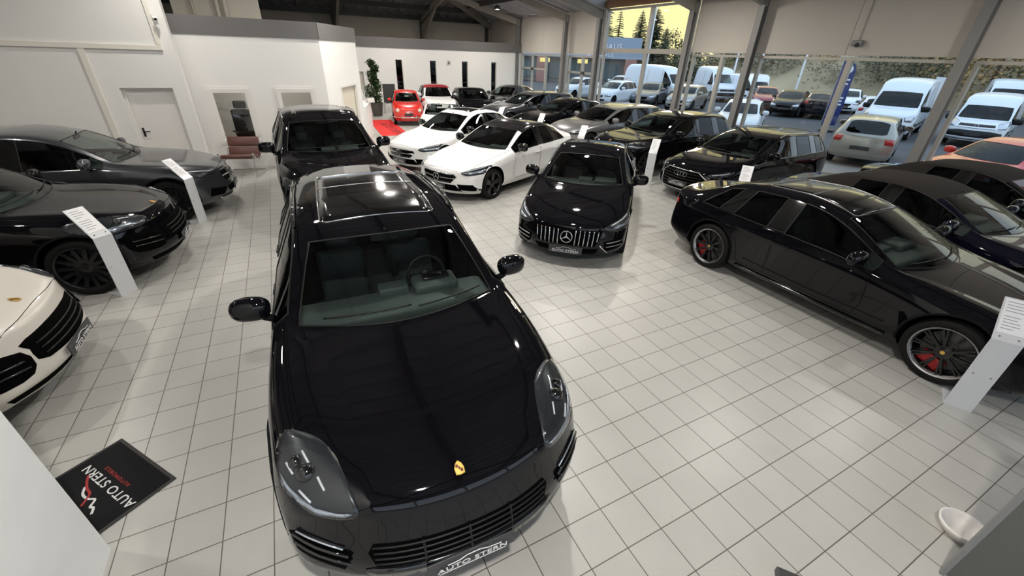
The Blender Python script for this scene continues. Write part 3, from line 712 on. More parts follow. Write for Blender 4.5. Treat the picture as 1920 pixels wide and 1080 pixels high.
def body_cage(T):
    hw = T['hw']; rows = T['rows']; low = T['low']; n = len(rows)
    CF = [0.0, 0.5, 1.0]
    bm = bmesh.new(); top = []; G = T.get('glass', {})
    P = {}
    for i, (xc, xs, zc, g, r, b) in enumerate(rows):
        yb = b[0]*hw
        cols = [(0.0, zc), (g[0]*hw*0.5, zc*0.72+g[1]*0.28), (g[0]*hw, g[1]), (r[0]*hw, r[1]), (yb, b[1])]
        for j, (y, zz) in enumerate(cols):
            t = y/yb
            if i in T.get('straight', ()): xx = xs+(xc-xs)*(1-t)
            else: xx = xs+(xc-xs)*(1-t**(2.4 if i == 0 else 2.0))
            P[i, j, 0] = (xx, y, zz)
        for k in range(4):
            y, zz = low[i][k]
            xx = xs
            if i == 0: xx = xs + T['fx'][k]-T['fx'][1]
            if i == n-1: xx = xs + T['rx'][k]-T['rx'][1]
            P[i, 4, k+1] = (xx, y*hw, zz)
    for i, fx in ((0, T['fx']), (n-1, T['rx'])):
        xs = rows[i][1]
        for k in range(4):
            xe, ye, ze = P[i, 4, k+1]
            for j in range(4):
                t = P[i, j, 0][1]/P[i, 4, 0][1]
                P[i, j, k+1] = (fx[k]+(xe-fx[k])*t**2.6, ye*t, ze)
    V = {}
    for key, (x, y, zz) in P.items():
        V[key, 1] = bm.verts.new((x, y, zz))
        V[key, -1] = V[key, 1] if key[1] == 0 else bm.verts.new((x, -y, zz))
    creases = {}
    cl = bm.edges.layers.float.new('crease_edge')
    def face(a, b, c, d, s, m):
        vs_ = [V[a, s], V[b, s], V[c, s], V[d, s]]
        if s < 0: vs_.reverse()
        f = bm.faces.new(vs_); f.material_index = m; return f
    ci, ce, cg = T['cab']
    for s in (1, -1):
        for i in range(n-1):
            for j in range(4):
                m = 0
                if i == 4 and j < 2: m = 1                       # windshield
                if i == ce and j < 2: m = 5                      # rear window
                if ci <= i < ce and j < 3: m = 6                 # roof
                if j == 3:
                    if i in (4, 5) and G.get('front'): m = 2
                    if i == 7 and G.get('rear'): m = 3
                    if i == 9 and G.get('quarter'): m = 4
                    if i in (6, 8) and not T.get('paint_pillars'): m = 8
                if T.get('soft') and (ci <= i <= ce) and (m in (0, 6) or (m == 8 and i > 6)): m = 6
                if T.get('open') and (m in (2, 3, 4, 5, 6, 8) or (i > 4 and i <= ce)): m = 10
                face((i, j, 0), (i+1, j, 0), (i+1, j+1, 0), (i, j+1, 0), s, m)
            for k in range(4):
                face((i, 4, k), (i+1, 4, k), (i+1, 4, k+1), (i, 4, k+1), s, 0)
        for j in range(4):
            for k in range(4):
                face((0, j+1, k), (0, j+1, k+1), (0, j, k+1), (0, j, k), s, 0)
                face((n-1, j, k), (n-1, j, k+1), (n-1, j+1, k+1), (n-1, j+1, k), s, 0)
    # underside, one strip per row
    for i in range(n-1):
        loopA = [V[(i, 4, 4), 1], V[(i+1, 4, 4), 1], V[(i+1, 4, 4), -1], V[(i, 4, 4), -1]]
        if i == 0: loopA += [V[(0, j, 4), -1] for j in (3, 2, 1)] + [V[(0, 0, 4), 1]] + [V[(0, j, 4), 1] for j in (1, 2, 3)]
        elif i == n-2:
            loopA = [V[(i, 4, 4), 1], V[(n-1, 4, 4), 1]] + [V[(n-1, j, 4), 1] for j in (3, 2, 1, 0)] + [V[(n-1, j, 4), -1] for j in (1, 2, 3, 4)] + [V[(i, 4, 4), -1]]
        bm.faces.new(loopA[::-1]).material_index = 9
    def cr(a, b, v):
        for s in (1, -1):
            e = bm.edges.get((V[a, s], V[b, s]))
            if e: e[cl] = max(e[cl], v)
    for j in range(2): cr((4, j, 0), (4, j+1, 0), .7); cr((cg, j, 0), (cg, j+1, 0), .6)
    cr((4, 2, 0), (4, 3, 0), .5)
    for j in range(4):
        cr((0, j, 0), (0, j+1, 0), T.get('nose_crease', .35)); cr((n-1, j, 0), (n-1, j+1, 0), .5)
        for i in (0, n-1):
            cr((i, j, 4), (i, j+1, 4), .6); cr((i, j, 3), (i, j+1, 3), .3)
            cr((i, j, 2), (i, j+1, 2), .25)
    for j in range(2): cr((ce, j, 0), (ce, j+1, 0), .35)
    for i in range(n-1):
        cr((i, 4, 0), (i+1, 4, 0), .55 if 4 <= i < ce else .25)
        cr((i, 4, 4), (i+1, 4, 4), .7); cr((i, 4, 3), (i+1, 4, 3), .35)
        if T.get('swage', .45): cr((i, 4, 1), (i+1, 4, 1), T.get('swage', .45))
        if 4 <= i < ce: cr((i, 3, 0), (i+1, 3, 0), .5)
        if 4 == i: cr((i, 2, 0), (i+1, 2, 0), .5)
        if T.get('hood_line') and i < 4: cr((i, 2, 0), (i+1, 2, 0), T['hood_line'])
    bm.normal_update()
    return bm

def shell(T, level):
    """subdivide the cage, cut the wheel openings, return an evaluated mesh"""
    for k in range(8):
        out = _shell(T, level, k)
        lo = T['R']*1.3
        bad = max(abs(v.co.y) for v in out.verts) > T['hw']+.05
        hole = not any(abs(v.co.x-T['wf']) < .15 and abs(v.co.z-T['R']) < .15 and abs(v.co.y) > T['hw']*.93 for v in out.verts)
        if not bad and hole: return out
        if k < 7: out.free()
    return out
def _shell(T, level, att):
    bm = body_cage(T)
    me = bpy.data.meshes.new('cage'); bm.to_mesh(me); bm.free()
    o = bpy.data.objects.new('cage', me); COL.objects.link(o)
    for i in range(11): me.materials.append(GAP)
    sb = o.modifiers.new('s', 'SUBSURF'); sb.levels = level; sb.render_levels = level
    cb = bmesh.new(); hw = T['hw']; Ra = T['R']+T.get('gap', .045)
    for xw in (T['wf'], T['wr']):
        for s in (1, -1):
            y0, y1 = sorted((s*(hw+0.4), s*(hw-T['tw']-0.10)))
            lathe(cb, [(Ra+.0007*att, y0), (Ra+.0007*att, y1)], seg=56-att, axis='Y', mat=7, center=(xw+.0003+.0011*att, 0, T['R']+0.0153-.0007*att))
    bmesh.ops.recalc_face_normals(cb, faces=cb.faces)
    cm = bpy.data.meshes.new('cut'); cb.to_mesh(cm); cb.free()
    for i in range(11): cm.materials.append(GAP)
    co = bpy.data.objects.new('cut', cm); COL.objects.link(co)
    bo = o.modifiers.new('b', 'BOOLEAN'); bo.object = co; bo.operation = 'DIFFERENCE'; bo.solver = 'EXACT'; bo.use_self = att > 4
    bpy.context.view_layer.update()
    dg = bpy.context.evaluated_depsgraph_get()
    ev = bpy.data.meshes.new_from_object(o.evaluated_get(dg))
    bpy.data.objects.remove(o); bpy.data.objects.remove(co)
    out = bmesh.new(); out.from_mesh(ev); bpy.data.meshes.remove(ev)
    return out

def subset(bm, pred, nz=None):
    b2 = bmesh.new(); mp = {}
    for f in bm.faces:
        if pred(f):
            vs_ = []
            for v in f.verts:
                if v.index not in mp: mp[v.index] = b2.verts.new(v.co)
                vs_.append(mp[v.index])
            try: g = b2.faces.new(vs_)
            except ValueError: continue
            g.material_index = f.material_index; g.smooth = True
    return b2

PL = {'front': (Vector((-4, 0, 0)), Vector((0, 1, 0)), Vector((0, 0, 1)), Vector((1, 0, 0))),
      'top': (Vector((0, 0, 5)), Vector((1, 0, 0)), Vector((0, 1, 0)), Vector((0, 0, -1)))}
class Skin:
    """drapes flat outlines over a car body"""
    def __init__(s, bm, L):
        s.t = BVHTree.FromBMesh(bm); s.L = L
        s.PL = dict(PL)
        s.PL['rear'] = (Vector((L+4, 0, 0)), Vector((0, 1, 0)), Vector((0, 0, 1)), Vector((-1, 0, 0)))
        s.PL['left'] = (Vector((0, 5, 0)), Vector((1, 0, 0)), Vector((0, 0, 1)), Vector((0, -1, 0)))
        s.PL['right'] = (Vector((0, -5, 0)), Vector((1, 0, 0)), Vector((0, 0, 1)), Vector((0, 1, 0)))
        # looking at the front corners from outside
        for nme, sg in (('cl', 1), ('cr', -1)):
            D = Vector((0.80, -sg*0.50, -0.33)).normalized()
            s.PL[nme] = (None, None, None, D)
    def hit(s, a, b, plane, off=0.0):
        O, U, Vv, D = s.PL[plane]
        if O is None:   # a, b are (x, y) of the surface seen from above
            p = Vector((a[0], a[1], a[2])) - D*3; o = p
        else: o = O + U*a + Vv*b
        h = s.t.ray_cast(o, D)
        if h[0] is None:
            h = s.t.find_nearest(o + D*3.5)
        n = h[1]
        if n.dot(D) > 0: n = -n
        return h[0] + n*off, n
    def patch(s, poly, plane, off=0.004, thick=0.0, cell=0.035, mirror=None):
        bm = bmesh.new()
        pts = [Vector((p[0], p[1], 0)) for p in poly]
        f = bm.faces.new([bm.verts.new(p) for p in pts])
        xs = [p[0] for p in poly]; ys = [p[1] for p in poly]
        for ax, (a, b) in enumerate(((min(xs), max(xs)), (min(ys), max(ys)))):
            nn = int((b-a)/cell)
            for k in range(1, nn+1):
                c = a+(b-a)*k/(nn+1)
                co = Vector((c, 0, 0)) if ax == 0 else Vector((0, c, 0)); no = Vector((1, 0, 0)) if ax == 0 else Vector((0, 1, 0))
                bmesh.ops.bisect_plane(bm, geom=bm.verts[:]+bm.edges[:]+bm.faces[:], plane_co=co, plane_no=no, dist=1e-5)
        nrm = {}
        for v in bm.verts:
            p, n = s.hit(v.co.x, v.co.y, plane, off); v.co = p; nrm[v] = n
        if thick:
            be = [e for e in bm.edges if len(e.link_faces) == 1]
            r = bmesh.ops.extrude_edge_only(bm, edges=be)
            nv = [g for g in r['geom'] if isinstance(g, bmesh.types.BMVert)]
            D = s.PL[plane][3]
            for v in nv: v.co = v.co + D*thick
        bmesh.ops.recalc_face_normals(bm, faces=bm.faces)
        # outward facing
        if bm.faces:
            ff = max(bm.faces, key=lambda q: q.calc_area()); bm.normal_update()
            if ff.normal.dot(s.PL[plane][3]) > 0:
                bmesh.ops.reverse_faces(bm, faces=bm.faces)
        for ff in bm.faces: ff.smooth = True
        return bm
    def line(s, bm, pts, plane, r=0.0035, off=-0.001, seg=5, closed=False, step=0.05):
        out = []
        P = [Vector((p[0], p[1])) for p in pts]
        if closed: P.append(P[0])
        for i in range(len(P)-1):
            m = max(1, int((P[i+1]-P[i]).length/step))
            for k in range(m):
                q = P[i].lerp(P[i+1], k/m); out.append(s.hit(q.x, q.y, plane, off)[0])
        if not closed: out.append(s.hit(P[-1].x, P[-1].y, plane, off)[0])
        tube(bm, out, r, seg=seg, closed=closed)
def join_bm(bm, other):
    me = bpy.data.meshes.new('t'); other.to_mesh(me); other.free(); bm.from_mesh(me); bpy.data.meshes.remove(me)
def rpoly(pts, n=4): return [(p[0], p[1]) for p in crom([(a, b, 0) for a, b in pts], n, True)]
def mir(poly): return [(-a, b) for a, b in poly][::-1]

# ------------------------------------------------------------------ wheels
WH = {}
def wheel_meshes(Rt, width, style, rimmat, lip=False):
    key = (round(Rt, 3), width, style, rimmat.name, lip)
    if key in WH: return WH[key]
    rr = Rt*(0.76 if style != 'classic' else 0.60); w2 = width/2
    bm = bmesh.new()   # tyre, outer face towards +Y
    lathe(bm, [(rr, -w2*.9), (rr+.02, -w2), (Rt*.93, -w2*1.0), (Rt*.985, -w2*.86), (Rt, -w2*.6), (Rt, w2*.6), (Rt*.985, w2*.86), (Rt*.93, w2*1.0), (rr+.02, w2), (rr, w2*.9)], seg=48, closed_prof=True)
    bmesh.ops.recalc_face_normals(bm, faces=bm.faces)
    for f in bm.faces: f.smooth = True
    ty = bpy.data.meshes.new('tyre'); bm.to_mesh(ty); bm.free(); ty.materials.append(RUBBER)
    bm = bmesh.new()
    lathe(bm, [(rr+.004, -w2*.9), (rr-.02, -w2*.8), (rr-.03, 0), (rr-.022, w2*.72), (rr-.008, w2*.90), (rr+.006, w2*.96), (rr+.006, w2*.80)], seg=48, closed_prof=True, mat=1 if lip else 0)
    if lip:
        for f in bm.faces:
            if all(v.co.y < w2*.75 for v in f.verts) : f.material_index = 0
    hub = .075 if style != 'classic' else rr*.9
    if style == 'classic':
        lathe(bm, [(0.0, w2*.95), (rr*.35, w2*.9), (rr*.5, w2*.55), (rr*.95, w2*.5), (rr*.98, w2*.3), (0, w2*.3)], seg=32)
    else:
        lathe(bm, [(0.0, w2*.74), (.03, w2*.74), (.045, w2*.70), (.075, w2*.64), (.08, w2*.3), (0, w2*.3)], seg=20)
        ns, pair = {'y10': (10, 0), 'five': (5, .30), 'seven': (7, .14), 'multi': (14, 0), 'ten': (10, .0), 'cross': (10, .15)}[style]
        for k in range(ns):
            a0 = 2*math.pi*k/ns
            sps = [0.0] if pair == 0 else [-pair/2, pair/2]
            for d in sps:
                a1 = a0+d*(.5 if style != 'cross' else -.6); a2 = a0+d
                pa = Vector((.055*math.cos(a1), w2*.62, .055*math.sin(a1)))
                pb = Vector(((rr-.018)*math.cos(a2), w2*.80, (rr-.018)*math.sin(a2)))
                t = (pb-pa).normalized(); sd_ = Vector((-t.z, 0, t.x)).normalized()
                wa, wb = (.015, .010) if pair else (.024, .020)
                if style == 'cross': wa, wb = .010, .008
                if style == 'five': wa, wb = .026, .030
                vv = []
                for (p, ww) in ((pa, wa), (pb, wb)):
                    for (sx, dy) in ((-1, 0.004), (1, 0.004), (1.2, -.030), (-1.2, -.030)):
                        vv.append(bm.verts.new(p+sd_*sx*ww+Vector((0, dy, 0))))
                for q in ((0, 1, 5, 4), (1, 2, 6, 5), (2, 3, 7, 6), (3, 0, 4, 7)): bm.faces.new([vv[i] for i in q])
    bmesh.ops.recalc_face_normals(bm, faces=bm.faces)
    rim = bpy.data.meshes.new('rim'); bm.to_mesh(rim); bm.free(); rim.materials.append(rimmat); rim.materials.append(SATIN)
    bm = bmesh.new(); lathe(bm, [(0, -.02), (rr*.78, -.02), (rr*.78, .0), (rr*.4, .0), (rr*.4, .02), (0, .02)], seg=32)
    bmesh.ops.recalc_face_normals(bm, faces=bm.faces)
    dk = bpy.data.meshes.new('brake_disc'); bm.to_mesh(dk); bm.free(); dk.materials.append(DISC)
    bm = bmesh.new(); box(bm, rr*.38, rr*.86, -.03, .045, -.11, .11, .015)
    cal = bpy.data.meshes.new('brake_caliper'); bm.to_mesh(cal); bm.free()
    WH[key] = (ty, rim, dk, cal)
    return WH[key]
def add_wheels(root, T, style, rimmat, lip=False, caliper=None, crest=False, detail=True, steer=0.0):
    for xw, fr in ((T['wf'], 1), (T['wr'], 0)):
        for s in (1, -1):
            Rt = T['R']; wd = T['tw']
            ty, rim, dk, cal = wheel_meshes(Rt, wd, style, rimmat, lip)
            wobj = link('wheel', ty, None, root)
            wobj.location = (xw-T['L']/2, s*(T['hw']-wd/2-T.get('tin', .022)), Rt)
            wobj.rotation_euler = (0, random.uniform(0, 1), (0 if s > 0 else math.pi)+(steer if fr else 0))
            link('rim', rim, None, wobj)
            if detail:
                link('brake_disc', dk, None, wobj)
                if caliper:
                    c = link('brake_caliper', cal.copy(), caliper, wobj)
                    c.rotation_euler = (0, math.pi-wobj.rotation_euler[1]*(1) if False else 0.6, 0)
                if crest:
                    b2 = bmesh.new(); lathe(b2, [(0, wd*.385), (.020, wd*.38), (.020, wd*.36)], seg=16); link('hub_cap', b2, GOLD, wobj)

# ------------------------------------------------------------------ interiors
def seat_mesh():
    bm = bmesh.new()
    box(bm, -.25, .27, -.25, .25, .0, .16, .05)
    M = Matrix.Rotation(R(16), 4, 'Y')
    box(bm, .20, .34, -.24, .24, .10, .68, .05, M=Matrix.Translation((.05, 0, 0)) @ M)
    box(bm, .21, .31, -.13, .13, .72, .92, .04, M=Matrix.Translation((.05, 0, 0)) @ M)
    for f in bm.faces: f.smooth = True
    for e in bm.edges:
        pass
    return bm
_seat = {}
def interior(root, T, seatm, dashm, rh=False, full=True):
    L, hw, rows = T['L'], T['hw'], T['rows']
    xcowl = rows[4][0]; zb = rows[4][5][1]; ox = -L/2
    # dashboard: a rounded shelf below the windshield with an instrument hood
    bm = bmesh.new()
    x0 = xcowl+.12
    box(bm, x0, x0+.62, -hw*.84, hw*.84, zb-.30, zb-.055, .05)
    for v in bm.verts:
        if v.co.x < x0+.2: v.co.x += .35*(v.co.y/hw)**2
    dy = -.37
    box(bm, x0+.42, x0+.68, dy-.2, dy+.2, zb-.10, zb+.02, .035)
    box(bm, x0+.5, x0+.66, -.13, .13, zb-.12, zb+.0, .02)
    for f in bm.faces: f.smooth = True
    link('dashboard', bm, dashm, root, loc=(ox, 0, 0))
    bm = bmesh.new()
    c = Vector((x0+.86, dy, zb-.10)); pts = []
    for k in range(24):
        a = 2*math.pi*k/24; pts.append(c+Vector((.06*math.sin(a), .18*math.cos(a), .17*math.sin(a))))
    tube(bm, pts, .016, 6, closed=True)
    for a in (0.0, math.pi, -math.pi/2): tube(bm, [c, c+Vector((.06*math.sin(a), .17*math.cos(a), .16*math.sin(a)))], .016, 5)
    blob(bm, c, (.03, .07, .06)); tube(bm, [c, c+Vector((-.25, 0, -.08))], .03, 8)
    for f in bm.faces: f.smooth = True
    link('steering_wheel', bm, TRIM, root, loc=(ox, 0, 0))
    bm = bmesh.new(); box(bm, x0+.5, x0+2.2, -.12, .12, .30, zb-.33, .04); link('centre_console', bm, CABIN, root, loc=(ox, 0, 0))
    key = 's'
    if key not in _seat:
        b = seat_mesh(); me = bpy.data.meshes.new('seat'); b.to_mesh(me); b.free(); _seat[key] = me
    sx = x0+1.28
    for (x, ys) in ((sx, (.37, -.37)),) + (((sx+.86, (.37, -.37)),) if full else ()):
        for y in ys:
            me = _seat[key].copy(); o = link('seat', me, seatm, root); o.location = (x+ox, y, zb-.68)
    bm = bmesh.new(); box(bm, x0+.1, min(L-.7, x0+3.1), -hw*.86, hw*.86, .26, .30); link('cabin_floor', bm, CABIN, root, loc=(ox, 0, 0))
    # rear-view mirror
    bm = bmesh.new(); zt = rows[5][2]; xt = rows[5][0]
    box(bm, xt-.02, xt+.01, -.12, .12, zt-.15, zt-.08, .012); tube(bm, [(xt, 0, zt-.09), (xt-.03, 0, zt-.03)], .01)
    link('interior_mirror', bm, TRIM, root, loc=(ox, 0, 0))
def door_mirrors(root, T, mat, x=None, z=None, size=1.0, boxy=False):
    L, hw = T['L'], T['hw']; r = T['rows'][4]
    x = x if x is not None else r[1]+.16; z = z if z is not None else r[5][1]+.06
    for s in (1, -1):
        bm = bmesh.new()
        M = Matrix.Rotation(s*R(-8), 3, 'Z')
        blob(bm, (x+.02, s*(hw+.075), z+.045), (.075*size, .135*size, .09*size), 16, 10, M=M, p=.75 if not boxy else .55)
        for v in bm.verts:   # flat mirror face to the rear
            if v.co.x > x+.055: v.co.x = x+.055+(v.co.x-x-.055)*.15
        tube(bm, [(x, s*(hw-.06), z-.055), (x+.01, s*(hw+.0), z-.035), (x+.01, s*(hw+.05), z)], [.03, .026, .03], 8)
        for f in bm.faces: f.smooth = True
        o = link('door_mirror', bm, mat, root, loc=(-L/2, 0, 0))
        bm = bmesh.new(); lathe(bm, [(0, .0), (.105*size, .0), (.105*size, .004), (0, .004)], 20, axis='X', center=(0, 0, 0))
        for v in bm.verts: v.co.z *= .62
        bm2 = link('mirror_glass', bm, CHROME, o); bm2.location = (x+.068, s*(hw+.075), z+.045)

def plate_part(root, sk, T, z, front=True, w=.52, h=.115, txt='AUTO STERN', detail=True, y=0.0):
    L = T['L']; pl = 'front' if front else 'rear'
    p, n = sk.hit(y, z, pl, 0)
    sgn = -1 if front else 1
    x = p.x + sgn*.018
    bm = bmesh.new(); box(bm, min(x, x-sgn*.012), max(x, x-sgn*.012), y-w/2, y+w/2, z-h/2, z+h/2, .003)
    o = link('license_plate', bm, PLATE, root, loc=(-L/2, 0, 0))
    if detail and front:
        me = text_mesh(txt, .062, .001, spacing=1.05)
        t = link('plate_lettering', me, WHITETX, o); t.location = (x-.010, y, z-.018); t.rotation_euler = (R(90), 0, R(-90))
        t.scale = (1.08, .8, 1)
        bm = bmesh.new()
        tube(bm, [(x-.010, y+a, z+b) for a, b in ((.15, .018), (.08, .022), (.04, .042), (-.04, .044), (-.09, .024), (-.17, .018))], .003, 4)
        tube(bm, [(x-.010, y+a, z+b) for a, b in ((.2, -.045), (.0, -.045), (-.2, -.045))], .002, 4)
        link('plate_emblem', bm, WHITETX, o)
    return o

def build_car(name, label, cat, T, pos, paint, level=3, group=None, roofmat=None, style='y10', rim=None, lip=False, caliper=None,
              ws=None, side=None, rear=None, inside='near', seatm=None, dashm=None, mirror=None, feat=None, crest=False, boxy=False,
              wheels=True, seams=True, handles=True, steer=0.0, msize=1.0, gaskets=True, arch=None, mirrors=True):
    x, y, hd = pos     # the middle of the front bumper and the direction of the tail in degrees
    a = R(hd); L = T['L']; hw = T['hw']
    root = empty(name, (x+math.cos(a)*L/2, y+math.sin(a)*L/2, T.get('z', 0)), a, label, cat, group)
    bm = shell(T, level); bm.faces.ensure_lookup_table(); bm.verts.ensure_lookup_table()
    sk = Skin(bm, L); ox = (-L/2, 0, 0)
    mats = [paint, GAP, GAP, GAP, GAP, GAP, roofmat or paint, GAP, GLOSSBLK, TRIM]
    sep_roof = roofmat is not None
    solid = subset(bm, lambda f: f.material_index in ((0, 7, 8, 9) if sep_roof else (0, 6, 7, 8, 9)))
    for f in solid.faces:
        if f.material_index == 7: f.smooth = False
    o = link('body', solid, None, root, smooth=True, sharp=R(38), loc=ox)
    for m_ in mats: o.data.materials.append(m_)
    if sep_roof:
        rb = subset(bm, lambda f: f.material_index == 6)
        for f in rb.faces: f.material_index = 0
        link('soft_top' if T.get('soft') else 'roof', rb, roofmat, root, loc=ox)
    ws, side, rear = ws or WSG, side or SDG, rear or PVG
    seal = bmesh.new()
    for mi, nm, mm in ((1, 'windshield', ws), (5, 'rear_window', rear), (2, 'side_window', side), (3, 'side_window', rear), (4, 'quarter_window', rear)):
        for s in ((0,) if mi in (1, 5) else (1, -1)):
            g = subset(bm, lambda f: f.material_index == mi and (s == 0 or f.calc_center_median().y*s > 0))
            if not g.faces: g.free(); continue
            for f in g.faces: f.material_index = 0
            if gaskets:
                be = [e for e in g.edges if len(e.link_faces) == 1]
                nx = {}
                for e in be:
                    for v in e.verts: nx.setdefault(v, []).append(e.other_vert(v))
                st = be[0].verts[0]; loop = [st]; prev = None; cur = st
                while True:
                    nb = [q for q in nx[cur] if q is not prev]
                    if not nb: break
                    prev, cur = cur, nb[0]
                    if cur is st or len(loop) > 4000: break
                    loop.append(cur)
                tube(seal, [v.co.copy() for v in loop], T.get('seal', .007), 5, closed=True)
            link(nm, g, mm, root, loc=ox)
    if gaskets: link('window_seal', seal, TRIM, root, smooth=True, loc=ox)
    # door seams, one line mesh per door
    r = T['rows']
    if seams:
        zbel = r[5][5][1]
        for s, pl in ((1, 'left'), (-1, 'right')):
            for (xa, xb) in T.get('doors', ((r[4][1]+.02, r[7][1]-.06), (r[7][1]-.04, r[9][1]-.02))):
                b = bmesh.new()
                z0 = T['low'][5][2][1]+.0
                if xb > T['wr']-T['R']-.1: pts = [(xa, zbel-.03), (xa, z0), (T['wr']-T['R']-.16, z0), (T['wr']-T['R']-.06, z0+.30), (xb, zbel-.20), (xb, zbel-.03)]
                else: pts = [(xa, zbel-.03), (xa-.03, z0+.15), (xa+.02, z0), (xb, z0), (xb, zbel-.03)]
                sk.line(b, pts, pl, .0035)
                link('door_seam', b, GAP, root, loc=ox)
        b = bmesh.new()   # bonnet outline
        hl = [(r[0][0]+.06, 0), (r[0][0]+.07, .4*hw), (r[1][0]+.03, .72*hw), (r[2][0], .80*hw), (r[3][0]+.1, .84*hw), (r[4][1]-.06, .86*hw)]
        for s in (1, -1): sk.line(b, [(p_[0], p_[1]*s) for p_ in crom([(p, q, 0) for p, q in T.get('bonnet', hl)], 5)], 'top', .0035)
        link('bonnet_seam', b, GAP, root, loc=ox)
    if handles:
        for s, pl in ((1, 'left'), (-1, 'right')):
            zh = T['low'][6][0][1]-.01
            for xh in T.get('handles', (r[7][1]-.20, r[9][1]-.16)):
                p, n = sk.hit(xh, zh, pl, .016)
                b = bmesh.new(); box(b, p.x-.10, p.x+.10, p.y-.010, p.y+.010, p.z-.014, p.z+.014, .006)
                for f in b.faces: f.smooth = True
                link('door_handle', b, T.get('handle_mat', paint), root, loc=ox)
    if arch:
        for s, pl in ((1, 'left'), (-1, 'right')):
            for xw in (T['wf'], T['wr']):
                b = bmesh.new(); Ra = T['R']+T.get('gap', .045)+.012; pts = []
                for k in range(25):
                    an = R(-12+204*k/24); pts.append((xw+Ra*math.cos(an), T['R']+.015+Ra*math.sin(an)))
                out = []
                for (px, pz) in pts:
                    out.append(sk.hit(px, max(pz, .2), pl, -.006)[0])
                tube(b, out, arch[1], 8)
                for f in b.faces: f.smooth = True
                link('wheel_arch', b, arch[0], root, loc=ox)
    if wheels: add_wheels(root, T, style, rim or RIMBLK, lip, caliper, crest, detail=(inside == 'near'), steer=steer)
    if mirrors: door_mirrors(root, T, mirror or paint, size=msize, boxy=boxy)
    if inside == 'near': interior(root, T, seatm or SEATM, dashm or DASHM)
    elif inside == 'far':
        b = bmesh.new(); x0 = r[4][0]+.3
        box(b, x0, r[11][0]-.1, -hw*.8, hw*.8, .35, r[4][5][1]-.15, .03)
        for xx in (x0+.9, x0+1.75):
            for yy in (-.35, .35):
                if xx < r[11][0]-.2: box(b, xx, xx+.14, yy-.22, yy+.22, .5, r[4][5][1]+.22, .05)
        link('cabin', b, CABIN, root, loc=ox)
    if feat: feat(root, sk, T, paint, ox)
    bm.free()
    return root
def P(root, name, bm, mat, ox, smooth=True, sharp=None):
    return link(name, bm, mat, root, smooth=smooth, loc=ox, sharp=sharp)
# ------------------------------------------------------------------ car features
def patch3(sk, pts, D, off=.004, thick=0.0, cell=.035, n=4, smooth=True):
    """pts: points near the surface (body coordinates, x from the nose); D: viewing direction"""
    D = Vector(D).normalized(); U = D.cross(Vector((0, 0, 1))).normalized(); Vv = U.cross(D)
    C = sum((Vector(p) for p in pts), Vector())/len(pts)
    poly = [((Vector(p)-C).dot(U), (Vector(p)-C).dot(Vv)) for p in pts]
    if smooth: poly = rpoly(poly, n)
    sk.PL['tmp'] = (C-D*3, U, Vv, D)
    return sk.patch(poly, 'tmp', off, thick, cell)
def line3(sk, bm, pts, D, r, off=0.0, sub=4):
    D = Vector(D).normalized(); U = D.cross(Vector((0, 0, 1))).normalized(); Vv = U.cross(D)
    C = sum((Vector(p) for p in pts), Vector())/len(pts)
    sk.PL['tmp'] = (C-D*3, U, Vv, D); out = []
    for p in crom(pts, sub): out.append(sk.hit((p-C).dot(U), (p-C).dot(Vv), 'tmp', off)[0])
    tube(bm, out, r, 6)
def my(pts, s): return [(p[0], p[1]*s, p[2]) for p in pts] if s > 0 else [(p[0], -p[1], p[2]) for p in pts][::-1]
def lamps(root, sk, ox, pts, D, name='headlight', base=None, lens=None, led=None, refl=None, cross=None, ledr=.007, lensoff=.016, cell=.04, smooth=True):
    base = base or LENSIN
    for s in (1, -1):
        Ds = (D[0], D[1]*s, D[2])
        h = P(root, name, patch3(sk, my(pts, s), Ds, .003, .01, cell, smooth=smooth), base, ox)
        if refl: P(h, 'reflector', patch3(sk, my(refl, s), Ds, .009, .004, cell, smooth=False), LENSGREY, (0, 0, 0))
        if led:
            for L_ in led:
                b = bmesh.new(); line3(sk, b, [(p[0], p[1]*s, p[2]) for p in L_], Ds, ledr, .008); P(h, 'light_strip', b, LEDW, (0, 0, 0))
        if cross:
            for (c, r_) in cross:
                b = bmesh.new(); q_ = (c[0], c[1]*s, c[2]); Dv = Vector(Ds).normalized()
                blob(b, Vector(q_)-Dv*.004, (r_, r_, r_), 14, 8); P(h, 'projector', b, GLOSSBLK, (0, 0, 0))
        if lens is not False: P(h, 'lens', patch3(sk, my(pts, s), Ds, lensoff, .016, cell, smooth=smooth), LGT, (0, 0, 0))
def front(root, sk, ox, name, poly, mat, off=.004, thick=.01, cell=.04, both=False, plane='front', smooth=True, n=3):
    polys = [poly] + ([mir(poly)] if both else [])
    out = None
    for p in polys:
        out = P(root, name, sk.patch(rpoly(p, n) if smooth else p, plane, off, thick, cell), mat, ox)
    return out
def bars(root, sk, ox, name, segs, r, mat, off=.008, plane='front', seg=6, step=.05):
    for pts in segs:
        b = bmesh.new(); sk.line(b, pts, plane, r, off, seg, step=step); P(root, name, b, mat, ox)
def ring_badge(root, sk, ox, y, z, r, mat, star=True, plane='front', off=.012, name='badge'):
    p, n = sk.hit(y, z, plane, off); b = bmesh.new(); n = n.normalized()
    if plane == 'front': n = (n+Vector((-1.2, 0, 0))).normalized()
    U = Vector((0, 1, 0)); Vv = n.cross(U).normalized()
    if Vv.z < 0: Vv = -Vv
    tube(b, [p+U*r*math.cos(a)+Vv*r*math.sin(a) for a in [2*math.pi*k/28 for k in range(28)]], r*.10, 6, closed=True)
    if star:
        for k in range(3):
            a = math.pi/2+2*math.pi*k/3; tube(b, [p+n*.004, p+U*r*math.cos(a)+Vv*r*math.sin(a)], [r*.16, r*.05], 5)
    return P(root, name, b, mat, ox)
